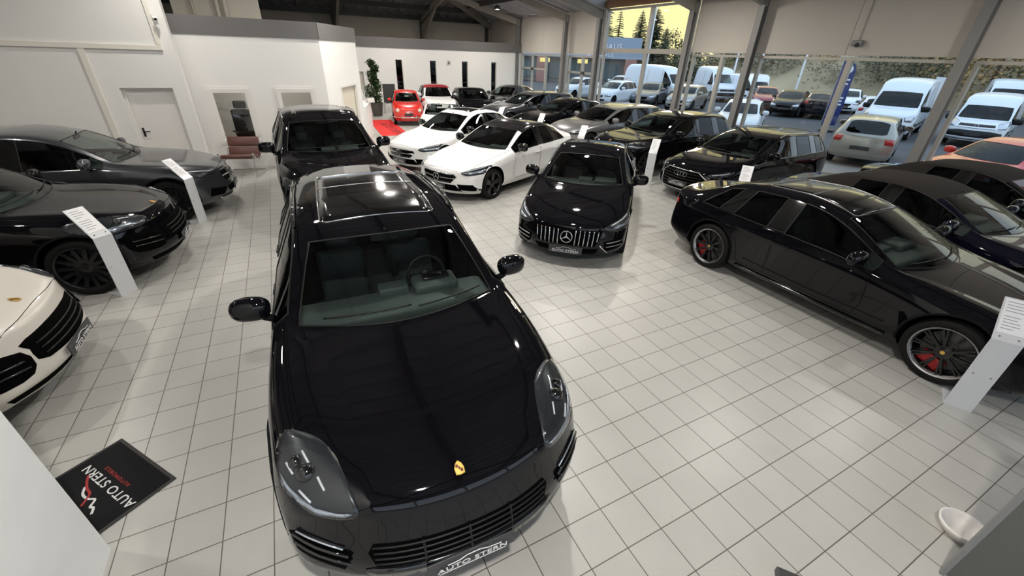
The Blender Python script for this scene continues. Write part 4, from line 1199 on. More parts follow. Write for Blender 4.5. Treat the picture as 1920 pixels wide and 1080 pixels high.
def rings4(root, sk, ox, z, r, mat, x=None):
    for k in range(4):
        ring_badge(root, sk, ox, (k-1.5)*r*1.5, z, r, mat, star=False, name='badge_ring')
def crest(root, sk, ox, x):
    p, n = sk.hit(x, 0, 'top', .004); b = bmesh.new(); T1_ = Vector((0, 1, 0)); T2_ = n.cross(T1_).normalized()
    if T2_.x < 0: T2_ = -T2_
    sh = [(-.026, .034), (0, .039), (.026, .034), (.028, .0), (.018, -.024), (0, -.040), (-.018, -.024), (-.028, .0)]
    a_ = [b.verts.new(p+T1_*u-T2_*(-v)*-1) for u, v in sh]
    c_ = [b.verts.new(p+T1_*u*.9-T2_*(-v)*-.9+n*.005) for u, v in sh]
    # long axis along the bonnet
    b.faces.new(c_); k = len(sh)
    for i in range(k): b.faces.new((a_[i], a_[(i+1) % k], c_[(i+1) % k], c_[i]))
    bmesh.ops.recalc_face_normals(b, faces=b.faces)
    o = P(root, 'crest', b, GOLD, ox, smooth=False)
    b = bmesh.new()
    for (u0, u1, v0, v1) in ((-.018, -.004, .006, .024), (.004, .018, -.018, -.002), (-.005, .005, -.005, .010)):
        vv = [b.verts.new(p+T1_*u-T2_*(-v)*-1+n*.0065) for u, v in ((u0, v0), (u1, v0), (u1, v1), (u0, v1))]; b.faces.new(vv)
    P(o, 'crest_fields', b, pmat('crest_red_black', (.12, .008, .006), .3), (0, 0, 0), smooth=False)
def wipers(root, sk, ox, T, mat=None):
    r = T['rows'][4]
    for (y0, y1) in ((.55, -.05), (-.10, -.62)):
        b = bmesh.new(); pts = []
        for k in range(9):
            y = (y0+(y1-y0)*k/8)*T['hw']/.95; x = r[0]+.10+(r[1]-r[0])*(y/(.95*T['hw']))**2*.75+.02*k/8
            pts.append(sk.hit(x, y, 'top', .018)[0])
        tube(b, pts, .007, 6); P(root, 'wiper', b, TRIM, ox)
def sunroof(root, sk, ox, x0, x1, y, rim=CHROME, split=True, gl=None):
    poly = [(x0+.03, -y), (x0, -y+.06), (x0, y-.06), (x0+.03, y), (x1-.05, y*.96), (x1, y*.9), (x1, -y*.9), (x1-.05, -y*.96)][::-1]
    o = P(root, 'sunroof', sk.patch(poly, 'top', .003, .006, .12), gl or GLOSSBLK, ox)
    if rim:
        b = bmesh.new(); sk.line(b, poly, 'top', .006, .003, closed=True); P(o, 'sunroof_trim', b, rim, (0, 0, 0))
    if split:
        b = bmesh.new(); sk.line(b, [((x0+x1)/2+.18, -y*.95), ((x0+x1)/2+.18, y*.95)], 'top', .005, .003); P(o, 'sunroof_divider', b, SATIN, (0, 0, 0))
def rails(root, sk, ox, T, mat, x0=None, x1=None, yf=.72):
    r = T['rows']
    x0 = x0 or r[5][1]+.15; x1 = x1 or r[10][1]; hw = T['hw']
    for s in (1, -1):
        b = bmesh.new(); pts = []
        for k in range(13):
            x = x0+(x1-x0)*k/12; p = sk.hit(x, s*hw*(yf-.02*abs(k-6)/6), 'top', 0)[0]; p.z += .03*min(1, k/1.2, (12-k)/1.2)+.008; pts.append(p)
        tube(b, pts, .014, 8); P(root, 'roof_rail', b, mat, ox)

def feat_cayenne(root, sk, T, paint, ox):
    HL = [(.75, .855, 1.0), (.64, .70, 1.01), (.495, .615, .988), (.33, .56, .93), (.195, .53, .854), (.205, .60, .832), (.27, .72, .84), (.369, .807, .861), (.50, .875, .875), (.65, .90, .93)]
    D = (.55, -.45, -.70)
    lamps(root, sk, ox, HL, D, refl=[(.56, .893, .90), (.45, .84, .885), (.30, .735, .865), (.24, .63, .845), (.205, .56, .845), (.21, .60, .833), (.27, .72, .84), (.369, .807, .861), (.50, .875, .875)],
          led=[[(.58, .76, .98), (.50, .73, .96)], [(.57, .85, .94), (.49, .82, .93)], [(.42, .69, .93), (.34, .67, .91)], [(.41, .79, .89), (.33, .74, .87)]],
          cross=[((.47, .75, .93), .055), ((.55, .80, .945), .04)], ledr=.006)
    # bumper openings
    g = front(root, sk, ox, 'grille', [(-.53, .60), (-.50, .655), (.50, .655), (.53, .60), (.50, .50), (-.50, .50)], GAP, .002, .006, smooth=False, cell=.06)
    for z in (.535, .57, .605, .64): bars(g, sk, (0, 0, 0), 'grille_slat', [[(-.50, z), (.50, z)]], .007, TRIM, .010)
    for y in (-.25, 0.0, .25): bars(g, sk, (0, 0, 0), 'grille_divider', [[(y, .50), (y, .65)]], .008, TRIM, .010)
    g = front(root, sk, ox, 'side_intake', [(.60, .60), (.86, .66), (.90, .62), (.88, .52), (.66, .46)], GAP, .003, .008, both=True, smooth=False, cell=.05)
    for s in (1, -1):
        for dz in (0, .05): bars(root, sk, ox, 'intake_blade', [[(s*.62, .535+dz), (s*.76, .56+dz), (s*.87, .595+dz)]], .010, GLOSSBLK, .014)
        bars(root, sk, ox, 'daytime_light', [[(s*.64, .625), (s*.85, .672)]], .006, LENSGREY, .012)
    front(root, sk, ox, 'bumper_lip', [(-.56, .47), (-.52, .485), (.52, .485), (.56, .47), (.52, .40), (-.52, .40)], GLOSSBLK, .010, .012, smooth=False, cell=.06)
    front(root, sk, ox, 'lower_intake', [(-.5, .37), (.5, .37), (.46, .30), (-.46, .30)], GAP, .004, .008, smooth=False, cell=.08)
    plate_part(root, sk, T, .425, txt='AUTO STERN')
    crest(root, sk, ox, .20)
    wipers(root, sk, ox, T); sunroof(root, sk, ox, 2.42, 3.78, .49)
    rails(root, sk, ox, T, SATIN if paint is not BLACK else GLOSSBLK)
    b = bmesh.new(); box(b, 2.02, 2.12, -.50, -.26, 1.105, 1.122, .004); 
    P(root, 'instrument_screen', b, GLOSSBLK, ox)
def feat_macan(root, sk, T, paint, ox):
    HL = [(.94, .88, .91), (.60, .80, .97), (.34, .66, .94), (.22, .56, .86), (.27, .66, .775), (.50, .85, .755), (.82, .93, .80)]
    lamps(root, sk, ox, HL, (.6, -.5, -.55), led=[[(.36, .66, .90), (.46, .74, .91)], [(.62, .84, .91), (.72, .87, .90)], [(.36, .72, .82), (.46, .80, .81)]], refl=[(.30, .67, .795), (.50, .85, .775), (.78, .92, .81), (.55, .85, .82), (.36, .72, .83)], cross=[((.46, .76, .87), .05), ((.62, .84, .87), .045)])
    g = front(root, sk, ox, 'grille', [(-.42, .72), (.42, .72), (.46, .64), (.40, .50), (-.40, .50), (-.46, .64)], GAP, .003, .008, n=3)
    for z in (.55, .60, .65): bars(g, sk, (0, 0, 0), 'grille_slat', [[(-.40, z), (.40, z)]], .008, TRIM, .010)
    front(root, sk, ox, 'side_intake', [(.52, .66), (.86, .72), (.89, .62), (.84, .48), (.56, .46)], GAP, .003, .008, both=True)
    for s in (1, -1):
        for z in (.53, .59): bars(root, sk, ox, 'intake_blade', [[(s*.56, z), (s*.85, z+.04)]], .010, GLOSSBLK, .012)
    front(root, sk, ox, 'lower_intake', [(-.75, .36), (.75, .36), (.66, .28), (-.66, .28)], GAP, .004, .008, smooth=False, cell=.08)
    plate_part(root, sk, T, .43); crest(root, sk, ox, .26); wipers(root, sk, ox, T); rails(root, sk, ox, T, GLOSSBLK)
def merc_front(root, sk, T, ox, amg=False, k=1.0):
    zt = T['rows'][0][2]/.675
    def Z(v): return v*zt
    if amg:
        g = front(root, sk, ox, 'grille', [(-.53, Z(.615)), (.53, Z(.615)), (.50, Z(.50)), (.44, Z(.37)), (-.44, Z(.37)), (-.50, Z(.50))], GAP, .003, .008, smooth=False)
        for i in range(15):
            y = -.47+.94*i/14
            if abs(y) < .10: continue
            zb = Z(.38) if abs(y) < .43 else Z(.45)
            bars(g, sk, (0, 0, 0), 'grille_bar', [[(y, Z(.60)), (y*.97, zb)]], .009, CHROME, .014)
        ring_badge(root, sk, ox, 0, Z(.50), .088, CHROME, off=.028)
        lamps(root, sk, ox, [(.82, .84, .745), (.50, .77, .735), (.24, .60, .675), (.19, .53, .62), (.30, .68, .57), (.58, .85, .595), (.74, .87, .67)], (.75, -.5, -.35), refl=[(.34, .70, .60), (.58, .845, .62), (.70, .86, .68), (.48, .78, .65), (.28, .62, .62)], led=[[(.28, .61, .655), (.5, .76, .705), (.70, .81, .73)]], cross=[((.36, .68, .64), .035), ((.5, .76, .665), .03)], ledr=.008)
        front(root, sk, ox, 'side_intake', [(.56, .44), (.82, .50), (.85, .36), (.60, .26)], GAP, .003, .008, both=True, smooth=False)
        for s in (1, -1):
            for z in (.36, .42): bars(root, sk, ox, 'intake_blade', [[(s*.60, z), (s*.82, z+.03)]], .008, SATIN, .014)
            bars(root, sk, ox, 'bumper_fin', [[(s*.50, .40), (s*.64, .24)]], .012, CHROME if s < 0 else GLOSSBLK, .014)
        front(root, sk, ox, 'lower_intake', [(-.50, .33), (.50, .33), (.44, .22), (-.44, .22)], GAP, .003, .008, smooth=False)
        plate_part(root, sk, T, .285)
    else:
        g = front(root, sk, ox, 'grille', [(-.50, Z(.565)), (-.44, Z(.615)), (.44, Z(.615)), (.50, Z(.565)), (.38, Z(.43)), (-.38, Z(.43))], GLOSSBLK, .004, .010, smooth=False)
        bars(g, sk, (0, 0, 0), 'grille_bar', [[(-.46, Z(.53)), (-.10, Z(.52))], [(.10, Z(.52)), (.46, Z(.53))]], .012, CHROME, .014)
        bars(g, sk, (0, 0, 0), 'grille_surround', [[(-.49, Z(.565)), (-.44, Z(.61)), (.44, Z(.61)), (.49, Z(.565))]], .006, CHROME, .010)
        ring_badge(root, sk, ox, 0, Z(.52), .078, CHROME, off=.026)
        lamps(root, sk, ox, [(.86, .86, .755), (.52, .76, .735), (.25, .61, .675), (.22, .56, .62), (.32, .69, .575), (.62, .86, .61), (.78, .87, .68)], (.75, -.5, -.35), led=[[(.30, .63, .655), (.52, .765, .71), (.74, .82, .735)]], refl=[(.34, .69, .60), (.60, .85, .635), (.72, .85, .69), (.5, .77, .66), (.30, .64, .63)], cross=[((.42, .72, .645), .036), ((.56, .80, .67), .034)], ledr=.008)
        front(root, sk, ox, 'side_intake', [(.52, .42), (.80, .42), (.86, .30), (.84, .27), (.56, .30)], GAP, .004, .010, both=True, smooth=False)
        front(root, sk, ox, 'lower_intake', [(-.48, .40), (.48, .40), (.60, .26), (-.60, .26)], GAP, .004, .010, smooth=False)
        plate_part(root, sk, T, .345)
    wipers(root, sk, ox, T)
def feat_amg(root, sk, T, paint, ox): merc_front(root, sk, T, ox, True)
def feat_merc(root, sk, T, paint, ox):
    merc_front(root, sk, T, ox, False)
    rear_lamps(root, sk, T, ox)
def feat_aclass(root, sk, T, paint, ox):
    feat_merc(root, sk, T, paint, ox); sunroof(root, sk, ox, 2.36, 3.1, .44, rim=None, split=False)
def rear_lamps(root, sk, T, ox, mat=None, z=None):
    hw = T['hw']; n = T['rows'][-1]; z = z or n[5][1]-.10
    front(root, sk, ox, 'tail_light', [(hw*.50, z+.06), (hw*.86, z+.07), (hw*.90, z-.02), (hw*.55, z-.05)], mat or TAILR, .006, .015, both=True, plane='rear', smooth=False)
def feat_glc(root, sk, T, paint, ox):
    g = front(root, sk, ox, 'grille', [(-.48, .68), (-.42, .78), (.42, .78), (.48, .68), (.38, .55), (-.38, .55)], GLOSSBLK, .004, .010, smooth=False)
    bars(g, sk, (0, 0, 0), 'grille_bar', [[(-.45, .67), (-.11, .66)], [(.11, .66), (.45, .67)]], .014, CHROME, .014)
    ring_badge(root, sk, ox, 0, .66, .095, CHROME, off=.026)
    lamps(root, sk, ox, [(.80, .86, .86), (.50, .80, .86), (.27, .66, .82), (.24, .60, .76), (.36, .74, .72), (.62, .88, .76)], (.75, -.5, -.35), led=[[(.30, .64, .80), (.5, .78, .84), (.7, .85, .85)]], cross=[((.40, .74, .79), .045), ((.56, .84, .80), .04)], ledr=.009)
    front(root, sk, ox, 'side_intake', [(.50, .48), (.80, .54), (.84, .40), (.56, .36)], GAP, .004, .010, both=True, smooth=False)
    front(root, sk, ox, 'lower_intake', [(-.45, .48), (.45, .48), (.40, .36), (-.40, .36)], GAP, .004, .010, smooth=False)
    bars(root, sk, ox, 'chrome_skid', [[(-.62, .31), (-.3, .29), (.3, .29), (.62, .31)]], .022, CHROME, .010)
    plate_part(root, sk, T, .42); wipers(root, sk, ox, T); rear_lamps(root, sk, T, ox)
    r = T['rows']
    for s, pl in ((1, 'left'), (-1, 'right')):
        bars(root, sk, ox, 'belt_moulding', [[(r[4][1]+.1, r[5][5][1]-.01), (r[7][1], r[7][5][1]-.01), (r[10][1], r[10][5][1]-.01)]], .008, CHROME, .002, plane=pl)
def feat_pan(root, sk, T, paint, ox):
    HL = [(.78, .80, .80), (.52, .78, .82), (.34, .66, .79), (.27, .56, .72), (.40, .68, .68), (.62, .86, .70)]
    lamps(root, sk, ox, HL, (.6, -.5, -.55), led=[[(.36, .64, .745), (.5, .74, .76)]], cross=[((.45, .72, .75), .05)])
    front(root, sk, ox, 'side_intake', [(.50, .46), (.82, .50), (.86, .36), (.56, .30)], GAP, .004, .010, both=True, smooth=False)
    front(root, sk, ox, 'grille', [(-.45, .44), (.45, .44), (.40, .30), (-.40, .30)], GAP, .004, .010, smooth=False)
    plate_part(root, sk, T, .36, detail=False); crest(root, sk, ox, .18); wipers(root, sk, ox, T)
    sunroof(root, sk, ox, 2.36, 3.55, .48, rim=SATIN, split=False)
    b = bmesh.new(); sk.line(b, [(2.95, -.46), (2.95, .46)], 'top', .006, .003); P(root, 'roof_joint', b, SATIN, ox)
    hw = T['hw']
    front(root, sk, ox, 'tail_light', [(.02, .86), (.86, .88), (.88, .82), (.02, .82)], TAILR, .006, .012, both=True, plane='rear', smooth=False)
    for s, pl in ((1, 'left'), (-1, 'right')):   # side skirt blade and crease
        bars(root, sk, ox, 'side_skirt', [[(1.45, .27), (3.4, .27)]], .024, GLOSSBLK, .012, plane=pl)
        bars(root, sk, ox, 'door_crease', [[(1.5, .42), (2.4, .40), (3.3, .42)]], .010, paint, -.003, plane=pl)
        front(root, sk, ox, 'fender_vent', [(1.28, .52), (1.38, .62), (1.42, .60), (1.36, .42), (1.30, .40)], GAP, .003, .006, plane=pl, smooth=False)
def feat_audi(root, sk, T, paint, ox):
    zt = T['rows'][0][2]/.74
    g = front(root, sk, ox, 'grille', [(-.40, .72*zt), (.40, .72*zt), (.58, .60*zt), (.48, .30), (-.48, .30), (-.58, .60*zt)], GAP, .003, .010, smooth=False)
    bars(g, sk, (0, 0, 0), 'grille_surround', [[(-.40, .72*zt), (.40, .72*zt), (.58, .60*zt), (.48, .30), (-.48, .30), (-.58, .60*zt), (-.40, .72*zt)]], .011, SATIN, .012)
    for z in (.36, .42, .48, .54, .60, .66): bars(g, sk, (0, 0, 0), 'grille_slat', [[(-.48, z), (.48, z)]], .006, TRIM, .012)
    rings4(root, sk, ox, .63*zt, .052, CHROME)
    lamps(root, sk, ox, [(.72, .84, .78*zt), (.40, .76, .775*zt), (.20, .62, .73*zt), (.22, .64, .67*zt), (.38, .78, .67*zt), (.62, .86, .71*zt)], (.75, -.5, -.35), led=[[(.26, .66, .715*zt), (.42, .77, .735*zt), (.6, .84, .755*zt)]], cross=[((.36, .76, .70*zt), .035), ((.5, .83, .715*zt), .03)], ledr=.008)
    front(root, sk, ox, 'side_intake', [(.64, .50), (.86, .56), (.88, .36), (.66, .32)], GAP, .004, .010, both=True, smooth=False)
    for s in (1, -1): bars(root, sk, ox, 'intake_blade', [[(s*.66, .33), (s*.86, .42)]], .012, SATIN, .010)
    plate_part(root, sk, T, .43*zt); wipers(root, sk, ox, T); rails(root, sk, ox, T, SATIN); rear_lamps(root, sk, T, ox)
    r = T['rows']
    for pl in ('left', 'right'): bars(root, sk, ox, 'belt_moulding', [[(r[4][1]+.1, r[5][5][1]-.01), (r[7][1], r[7][5][1]-.01), (r[10][1], r[10][5][1]-.01)]], .007, SATIN, .002, plane=pl)
def feat_suvbig(root, sk, T, paint, ox):
    front(root, sk, ox, 'grille', [(-.5, .86), (.5, .86), (.46, .60), (-.46, .60)], GAP, .003, .010, smooth=False)
    lamps(root, sk, ox, [(.62, .86, 1.0), (.36, .78, .99), (.22, .62, .94), (.24, .62, .84), (.42, .82, .84), (.6, .9, .88)], (.75, -.5, -.35), led=[[(.3, .66, .88), (.45, .8, .9)]])
    plate_part(root, sk, T, .50); wipers(root, sk, ox, T); rails(root, sk, ox, T, SATIN)
    sunroof(root, sk, ox, 2.5, 3.9, .5, rim=None, split=True)
def feat_plain(root, sk, T, paint, ox):
    """grille, lamps and plate of an ordinary parked car"""
    hw = T['hw']; zn = T['rows'][0][2]
    front(root, sk, ox, 'grille', [(-.45*hw, zn-.10), (.45*hw, zn-.10), (.40*hw, zn-.22), (-.40*hw, zn-.22)], GAP, .004, .010, smooth=False, cell=.1)
    front(root, sk, ox, 'lower_intake', [(-.6*hw, zn-.34), (.6*hw, zn-.34), (.55*hw, zn-.45), (-.55*hw, zn-.45)], GAP, .004, .010, smooth=False, cell=.1)
    front(root, sk, ox, 'headlight', [(.52*hw, zn-.06), (.86*hw, zn-.0), (.92*hw, zn-.08), (.90*hw, zn-.17), (.56*hw, zn-.16)], LENSGREY, .010, .014, both=True, smooth=False, cell=.08)
    plate_part(root, sk, T, zn-.27, detail=False)
    r = T['rows'][-1]
    front(root, sk, ox, 'tail_light', [(hw*.62, r[5][1]+.02), (hw*.88, r[5][1]+.02), (hw*.91, r[5][1]-.16), (hw*.66, r[5][1]-.14)], TAILR, .008, .015, both=True, plane='rear', smooth=False, cell=.1)
    plate_part(root, sk, T, r[5][1]-.30, front=False, detail=False)
def feat_white500(root, sk, T, paint, ox):
    zn = T['rows'][0][2]
    for s in (1, -1): front(root, sk, ox, 'headlight', [(s*.60+.085*math.cos(a), zn-.06+.085*math.sin(a)) for a in [2*math.pi*k/14*s for k in range(14)]], LENSGREY, .012, .02, smooth=False)
    front(root, sk, ox, 'lower_intake', [(-.45, zn-.32), (.45, zn-.32), (.40, zn-.42), (-.40, zn-.42)], GAP, .004, .010, smooth=False)
    plate_part(root, sk, T, zn-.22, detail=False)
def feat_classic(root, sk, T, paint, ox):
    zn = T['rows'][0][2]; hw = T['hw']
    for s in (1, -1):
        p, n = sk.hit(s*.46, zn-.06, 'front', .0)
        b = bmesh.new(); lathe(b, [(0, -.04), (.075, -.035), (.088, -.01), (.088, .10), (0, .10)], 22, axis='X', center=(p.x-.01, p.y, p.z)); 
        bmesh.ops.recalc_face_normals(b, faces=b.faces); h = P(root, 'headlight', b, CHROME, ox, sharp=R(40))
        b = bmesh.new(); blob(b, (p.x-.045, p.y, p.z), (.02, .075, .075), 16, 8); P(h, 'lens', b, pmat('warm_lens', (.75, .70, .55), .15), (0, 0, 0))
        b = bmesh.new(); blob(b, sk.hit(s*.46, zn-.20, 'front', .01)[0], (.02, .035, .02), 12, 6); P(root, 'indicator', b, TAILO, ox)
    bars(root, sk, ox, 'bumper', [[(-hw*.93, .36), (-.4, .36), (.4, .36), (hw*.93, .36)]], .028, CHROME, .05)
    for s in (1, -1):
        b = bmesh.new(); p = sk.hit(s*.28, .38, 'front', .07)[0]; box(b, p.x-.02, p.x+.03, p.y-.02, p.y+.02, p.z-.06, p.z+.07, .012); P(root, 'bumper_horn', b, CHROME, ox)
    bars(root, sk, ox, 'nose_trim', [[(-.17, zn-.13), (-.03, zn-.115), (.03, zn-.115), (.17, zn-.13)]], .010, CHROME, .006)
    ring_badge(root, sk, ox, 0, zn-.11, .028, CHROME, star=False)
    plate_part(root, sk, T, .47, detail=False, w=.36)
    b = bmesh.new(); sk.line(b, [(x, 0) for x in (.06, .3, .6, .85)], 'top', .006, .001); P(root, 'bonnet_trim', b, CHROME, ox)
def feat_van(root, sk, T, paint, ox):
    zn = T['rows'][0][2]
    front(root, sk, ox, 'grille', [(-.55, .94), (.55, .94), (.60, .78), (-.60, .78)], TRIM, .005, .012, smooth=False, cell=.12)
    front(root, sk, ox, 'bumper', [(-.86, .64), (-.5, .70), (.5, .70), (.86, .64), (.84, .34), (-.84, .34)], TRIM, .010, .02, smooth=False, cell=.12)
    front(root, sk, ox, 'headlight', [(.60, .98), (.86, 1.10), (.92, .98), (.88, .80), (.66, .80)], LENSGREY, .010, .014, both=True, smooth=False, cell=.08)
    plate_part(root, sk, T, .55, detail=False); ring_badge(root, sk, ox, 0, .88, .06, CHROME, star=False)
    L = T['L']
    for s, pl in ((1, 'left'), (-1, 'right')):
        b = bmesh.new()
        sk.line(b, [(2.15, 2.2), (2.15, .48)], pl, .008); sk.line(b, [(3.45, 2.2), (3.45, .48)], pl, .008); sk.line(b, [(2.15, 1.15), (L-.2, 1.15)], pl, .008); sk.line(b, [(1.12, 1.15), (1.05, .55), (2.15, .48)], pl, .008)
        P(root, 'door_seam', b, GAP, ox)
        front(root, sk, ox, 'side_moulding', [(1.35, .66), (L-1.6, .66), (L-1.6, .54), (1.4, .54)], TRIM, .006, .012, plane=pl, smooth=False, cell=.3)
    front(root, sk, ox, 'tail_light', [(.84, 1.5), (.95, 1.5), (.95, 1.1), (.84, 1.1)], TAILR, .008, .015, both=True, plane='rear', smooth=False, cell=.1)
# ------------------------------------------------------------------ showroom things
def logo_lines(bm, s=1.0, r=.012, z=0.004, part=0):
    W_ = [[(-.26, .09), (-.20, .05), (-.16, .06), (-.11, .0), (-.04, .03), (.06, .03), (.14, -.02)],
          [(-.08, .10), (-.03, .03), (.02, -.01), (.10, -.02), (.20, -.06), (.27, -.10)]][part]
    tube(bm, crom([(a*s, b*s, z) for a, b in W_], 5), r*s, 5, flat=.25)
CARPET = pmat('black_mat_pile', (.010, .010, .011), .95, spec=.2, bump=.5, bscale=250)
MATRED = pmat('mat_red_print', (.32, .03, .03), .9); MATWH = pmat('mat_white_print', (.62, .62, .62), .9)
def floor_mat():
    p2, p3 = Vector((-1.74, 3.54)), Vector((-1.28, 2.91)); e = (p3-p2).normalized(); d = Vector((-e.y, e.x)); d = -d if d.x > 0 else d
    W_, D_ = .78, .60
    c = (p2+p3)/2+d*D_/2
    ang = math.atan2(-e.y, -e.x)   # reading direction of the print
    root = empty('door_mat', (c.x, c.y, 0.0), ang, 'black door mat printed with the dealer logo, beside the white wall at lower left', 'door mat')
    bm = bmesh.new(); box(bm, -W_/2, W_/2, -D_/2, D_/2, 0.001, .009, .003); link('mat_border', bm, pmat('mat_rubber', (.03, .028, .027), .7), root)
    bm = bmesh.new(); box(bm, -W_/2+.025, W_/2-.025, -D_/2+.025, D_/2-.025, .006, .0125, .002); link('mat_pile', bm, CARPET, root)
    oy = -.03
    o = link('lettering', text_mesh('AUTO STERN', .084, .0008, spacing=1.08), MATWH, root); o.location = (-.03, oy, .0135); o.scale = (1.22, 1, 1)
    o = link('lettering', text_mesh('AUTOMOBILE', .035, .0006, spacing=1.3), MATRED, root); o.location = (0.0, oy-.07, .0135); o.scale = (1.25, 1, 1)
    bm = bmesh.new(); logo_lines(bm, .72, .012, 0, 0); o = link('logo_line', bm, MATWH, root); o.location = (.0, oy+.10, .0135)
    bm = bmesh.new(); logo_lines(bm, .72, .012, 0, 1); o = link('logo_line', bm, MATRED, root); o.location = (.0, oy+.10, .0142)
floor_mat()
root = empty('red_carpet', (3.78, 18.75, 0), R(10), 'bright red carpet with dark lettering on the floor in front of the small red car', 'carpet')
bm = bmesh.new()
# corners as seen on the floor
M_ = Matrix.Rotation(-R(10), 3, 'Z'); cs = [(3.70, 21.2), (4.50, 21.0), (4.26, 17.93), (3.30, 16.7), (3.08, 17.6)]
vv = []
for z in (.001, .012):
    vv.append([bm.verts.new(M_ @ (Vector((a, b_, z))-Vector((3.78, 18.75, 0)))) for a, b_ in ((3.42, 21.1), (4.40, 21.0), (4.22, 16.9), (3.16, 16.95))])
bm.faces.new(vv[1]); bm.faces.new(vv[0][::-1])
for i in range(4): bm.faces.new((vv[0][i], vv[0][(i+1) % 4], vv[1][(i+1) % 4], vv[1][i]))
bmesh.ops.recalc_face_normals(bm, faces=bm.faces)
link('carpet_pile', bm, pmat('red_carpet_pile', (.62, .02, .018), .9, bump=.4, bscale=120), root)
o = link('lettering', text_mesh('AUTO STERN', .5, .001), pmat('dark_red_print', (.16, .01, .01), .9), root); o.location = (.05, -.2, .014); o.rotation_euler = (0, 0, R(-98)); o.scale = (.9, 1, 1)

# leaning price stands: foot plate, post, tilted head with a printed sheet
STAND = pmat('brushed_stand_sheet', (.68, .69, .71), .35, .1); PAPER = pmat('paper_sheet', (.85, .85, .86), .7); PRINT = pmat('grey_print', (.28, .28, .30), .8)
def stand(x, y, face, lab, w=.205, H1=.80):
    # local +X is where the reader stands
    root = empty('price_stand', (x, y, 0), face, lab, 'price stand', 'price stands beside the cars')
    bm = bmesh.new()
    box(bm, -.006, .006, -w/2, w/2, 0.0, H1); link('post', bm, STAND, root)
    bm = bmesh.new(); v = [bm.verts.new(p) for p in ((0, -w/2, .001), (0, w/2, .001), (-.30, w/2+.10, .001), (-.30, -w/2+.02, .001), (0, -w/2, .007), (0, w/2, .007), (-.30, w/2+.10, .007), (-.30, -w/2+.02, .007))]
    for q_ in ((3, 2, 1, 0), (4, 5, 6, 7), (0, 1, 5, 4), (1, 2, 6, 5), (2, 3, 7, 6), (3, 0, 4, 7)): bm.faces.new([v[i] for i in q_])
    link('foot_plate', bm, STAND, root)
    hd = empty('head', (0, 0, H1), 0); hd.parent = root; hd.rotation_euler = (0, R(-42), 0)
    bpy.data.objects.remove(hd)
    M = Matrix.Translation((0, 0, H1)) @ Matrix.Rotation(R(-42), 4, 'Y'); Hh = .42
    bm = bmesh.new(); box(bm, -.006, .006, -w/2, w/2, -.004, Hh, M=M); h = link('head', bm, STAND, root)
    bm = bmesh.new(); box(bm, .007, .009, -w/2+.012, w/2-.012, .075, Hh-.012, M=M); pp = link('printed_sheet', bm, PAPER, h)
    bm = bmesh.new(); rr = random.Random(int(x*100))
    z = Hh-.04
    for k in range(9):
        ww = rr.uniform(.45, .95)*(w-.06); box(bm, .0095, .0102, -w/2+.03, -w/2+.03+ww, z-.006, z, M=M); z -= .030 if k != 3 else .05
    link('print', bm, PRINT, h)['kind'] = 'stuff'
    for (yy, zz, Mx) in ((-w*.3, .035, M), (w*.3, .035, M), (-w*.3, H1*.52, Matrix()), (w*.3, H1*.52, Matrix())):
        bm = bmesh.new(); lathe(bm, [(0, .006), (.008, .006), (.008, .014), (0, .014)], 12, axis='X')
        for v in bm.verts: v.co = Mx @ (v.co+Vector((0, yy, zz)))
        link('screw', bm, CHROME, root)
stand(-2.27, 6.40, R(-42), 'tall silver price stand beside the black car at left, nearest the chalk-coloured car')
stand(-1.73, 9.02, R(-30), 'silver price stand in front of the dark grey coupe at left')
stand(8.20, 8.02, R(215), 'silver price stand between the black estate and the black car behind it')
stand(5.36, .60, R(206), 'bluish price stand at the right edge beside the large front wheel')
stand(7.80, 5.10, R(215), 'price stand half hidden behind the long black car, showing only its sheet')
stand(7.68, 10.45, R(215), 'price stand in front of the light grey estate in the window row')
stand(7.86, 13.20, R(215), 'price stand before the second dark car of the window row')
stand(7.20, 15.10, R(215), 'price stand farthest back, beside the rear of the white saloon')

# cantilever lounge chair, brown leather on chrome tube
LEATH = pmat('brown_leather', (.115, .045, .035), .42, bump=.1, bscale=30)
root = empty('lounge_chair', (-1.13, 12.72, 0), R(-14), 'brown leather lounge chair on bent chrome tubes under the office window', 'chair')
w_ = .78
bm = bmesh.new()
M = Matrix.Translation((0, .12, .42)) @ Matrix.Rotation(R(-10), 4, 'X')
box(bm, -w_/2+.03, w_/2-.03, -.62, -.04, -.10, -.0, .035, M=M); 
for f in bm.faces: f.smooth = True
link('seat_cushion', bm, LEATH, root)
for (z0, z1) in ((.02, .26), (.27, .50)):
    bm = bmesh.new(); M = Matrix.Translation((0, .08, .36)) @ Matrix.Rotation(R(-20), 4, 'X'); box(bm, -w_/2+.03, w_/2-.03, -.02, .06, z0, z1, .03, M=M)
    for f in bm.faces: f.smooth = True
    link('back_cushion', bm, LEATH, root)
for s in (-1, 1):
    bm = bmesh.new(); X = s*w_/2
    pts = crom([(X, .30, .86), (X, .18, .60), (X, .08, .38), (X, -.30, .35), (X, -.50, .55), (X, -.56, .50), (X, -.62, .12), (X, -.55, .018), (X, .0, .018), (X, .22, .018)], 6)
    tube(bm, pts, .013, 8); link('tube_frame', bm, CHROME, root, smooth=True)
bm = bmesh.new(); tube(bm, [(-w_/2, .22, .018), (w_/2, .22, .018)], .013, 8); link('cross_tube', bm, CHROME, root, smooth=True)
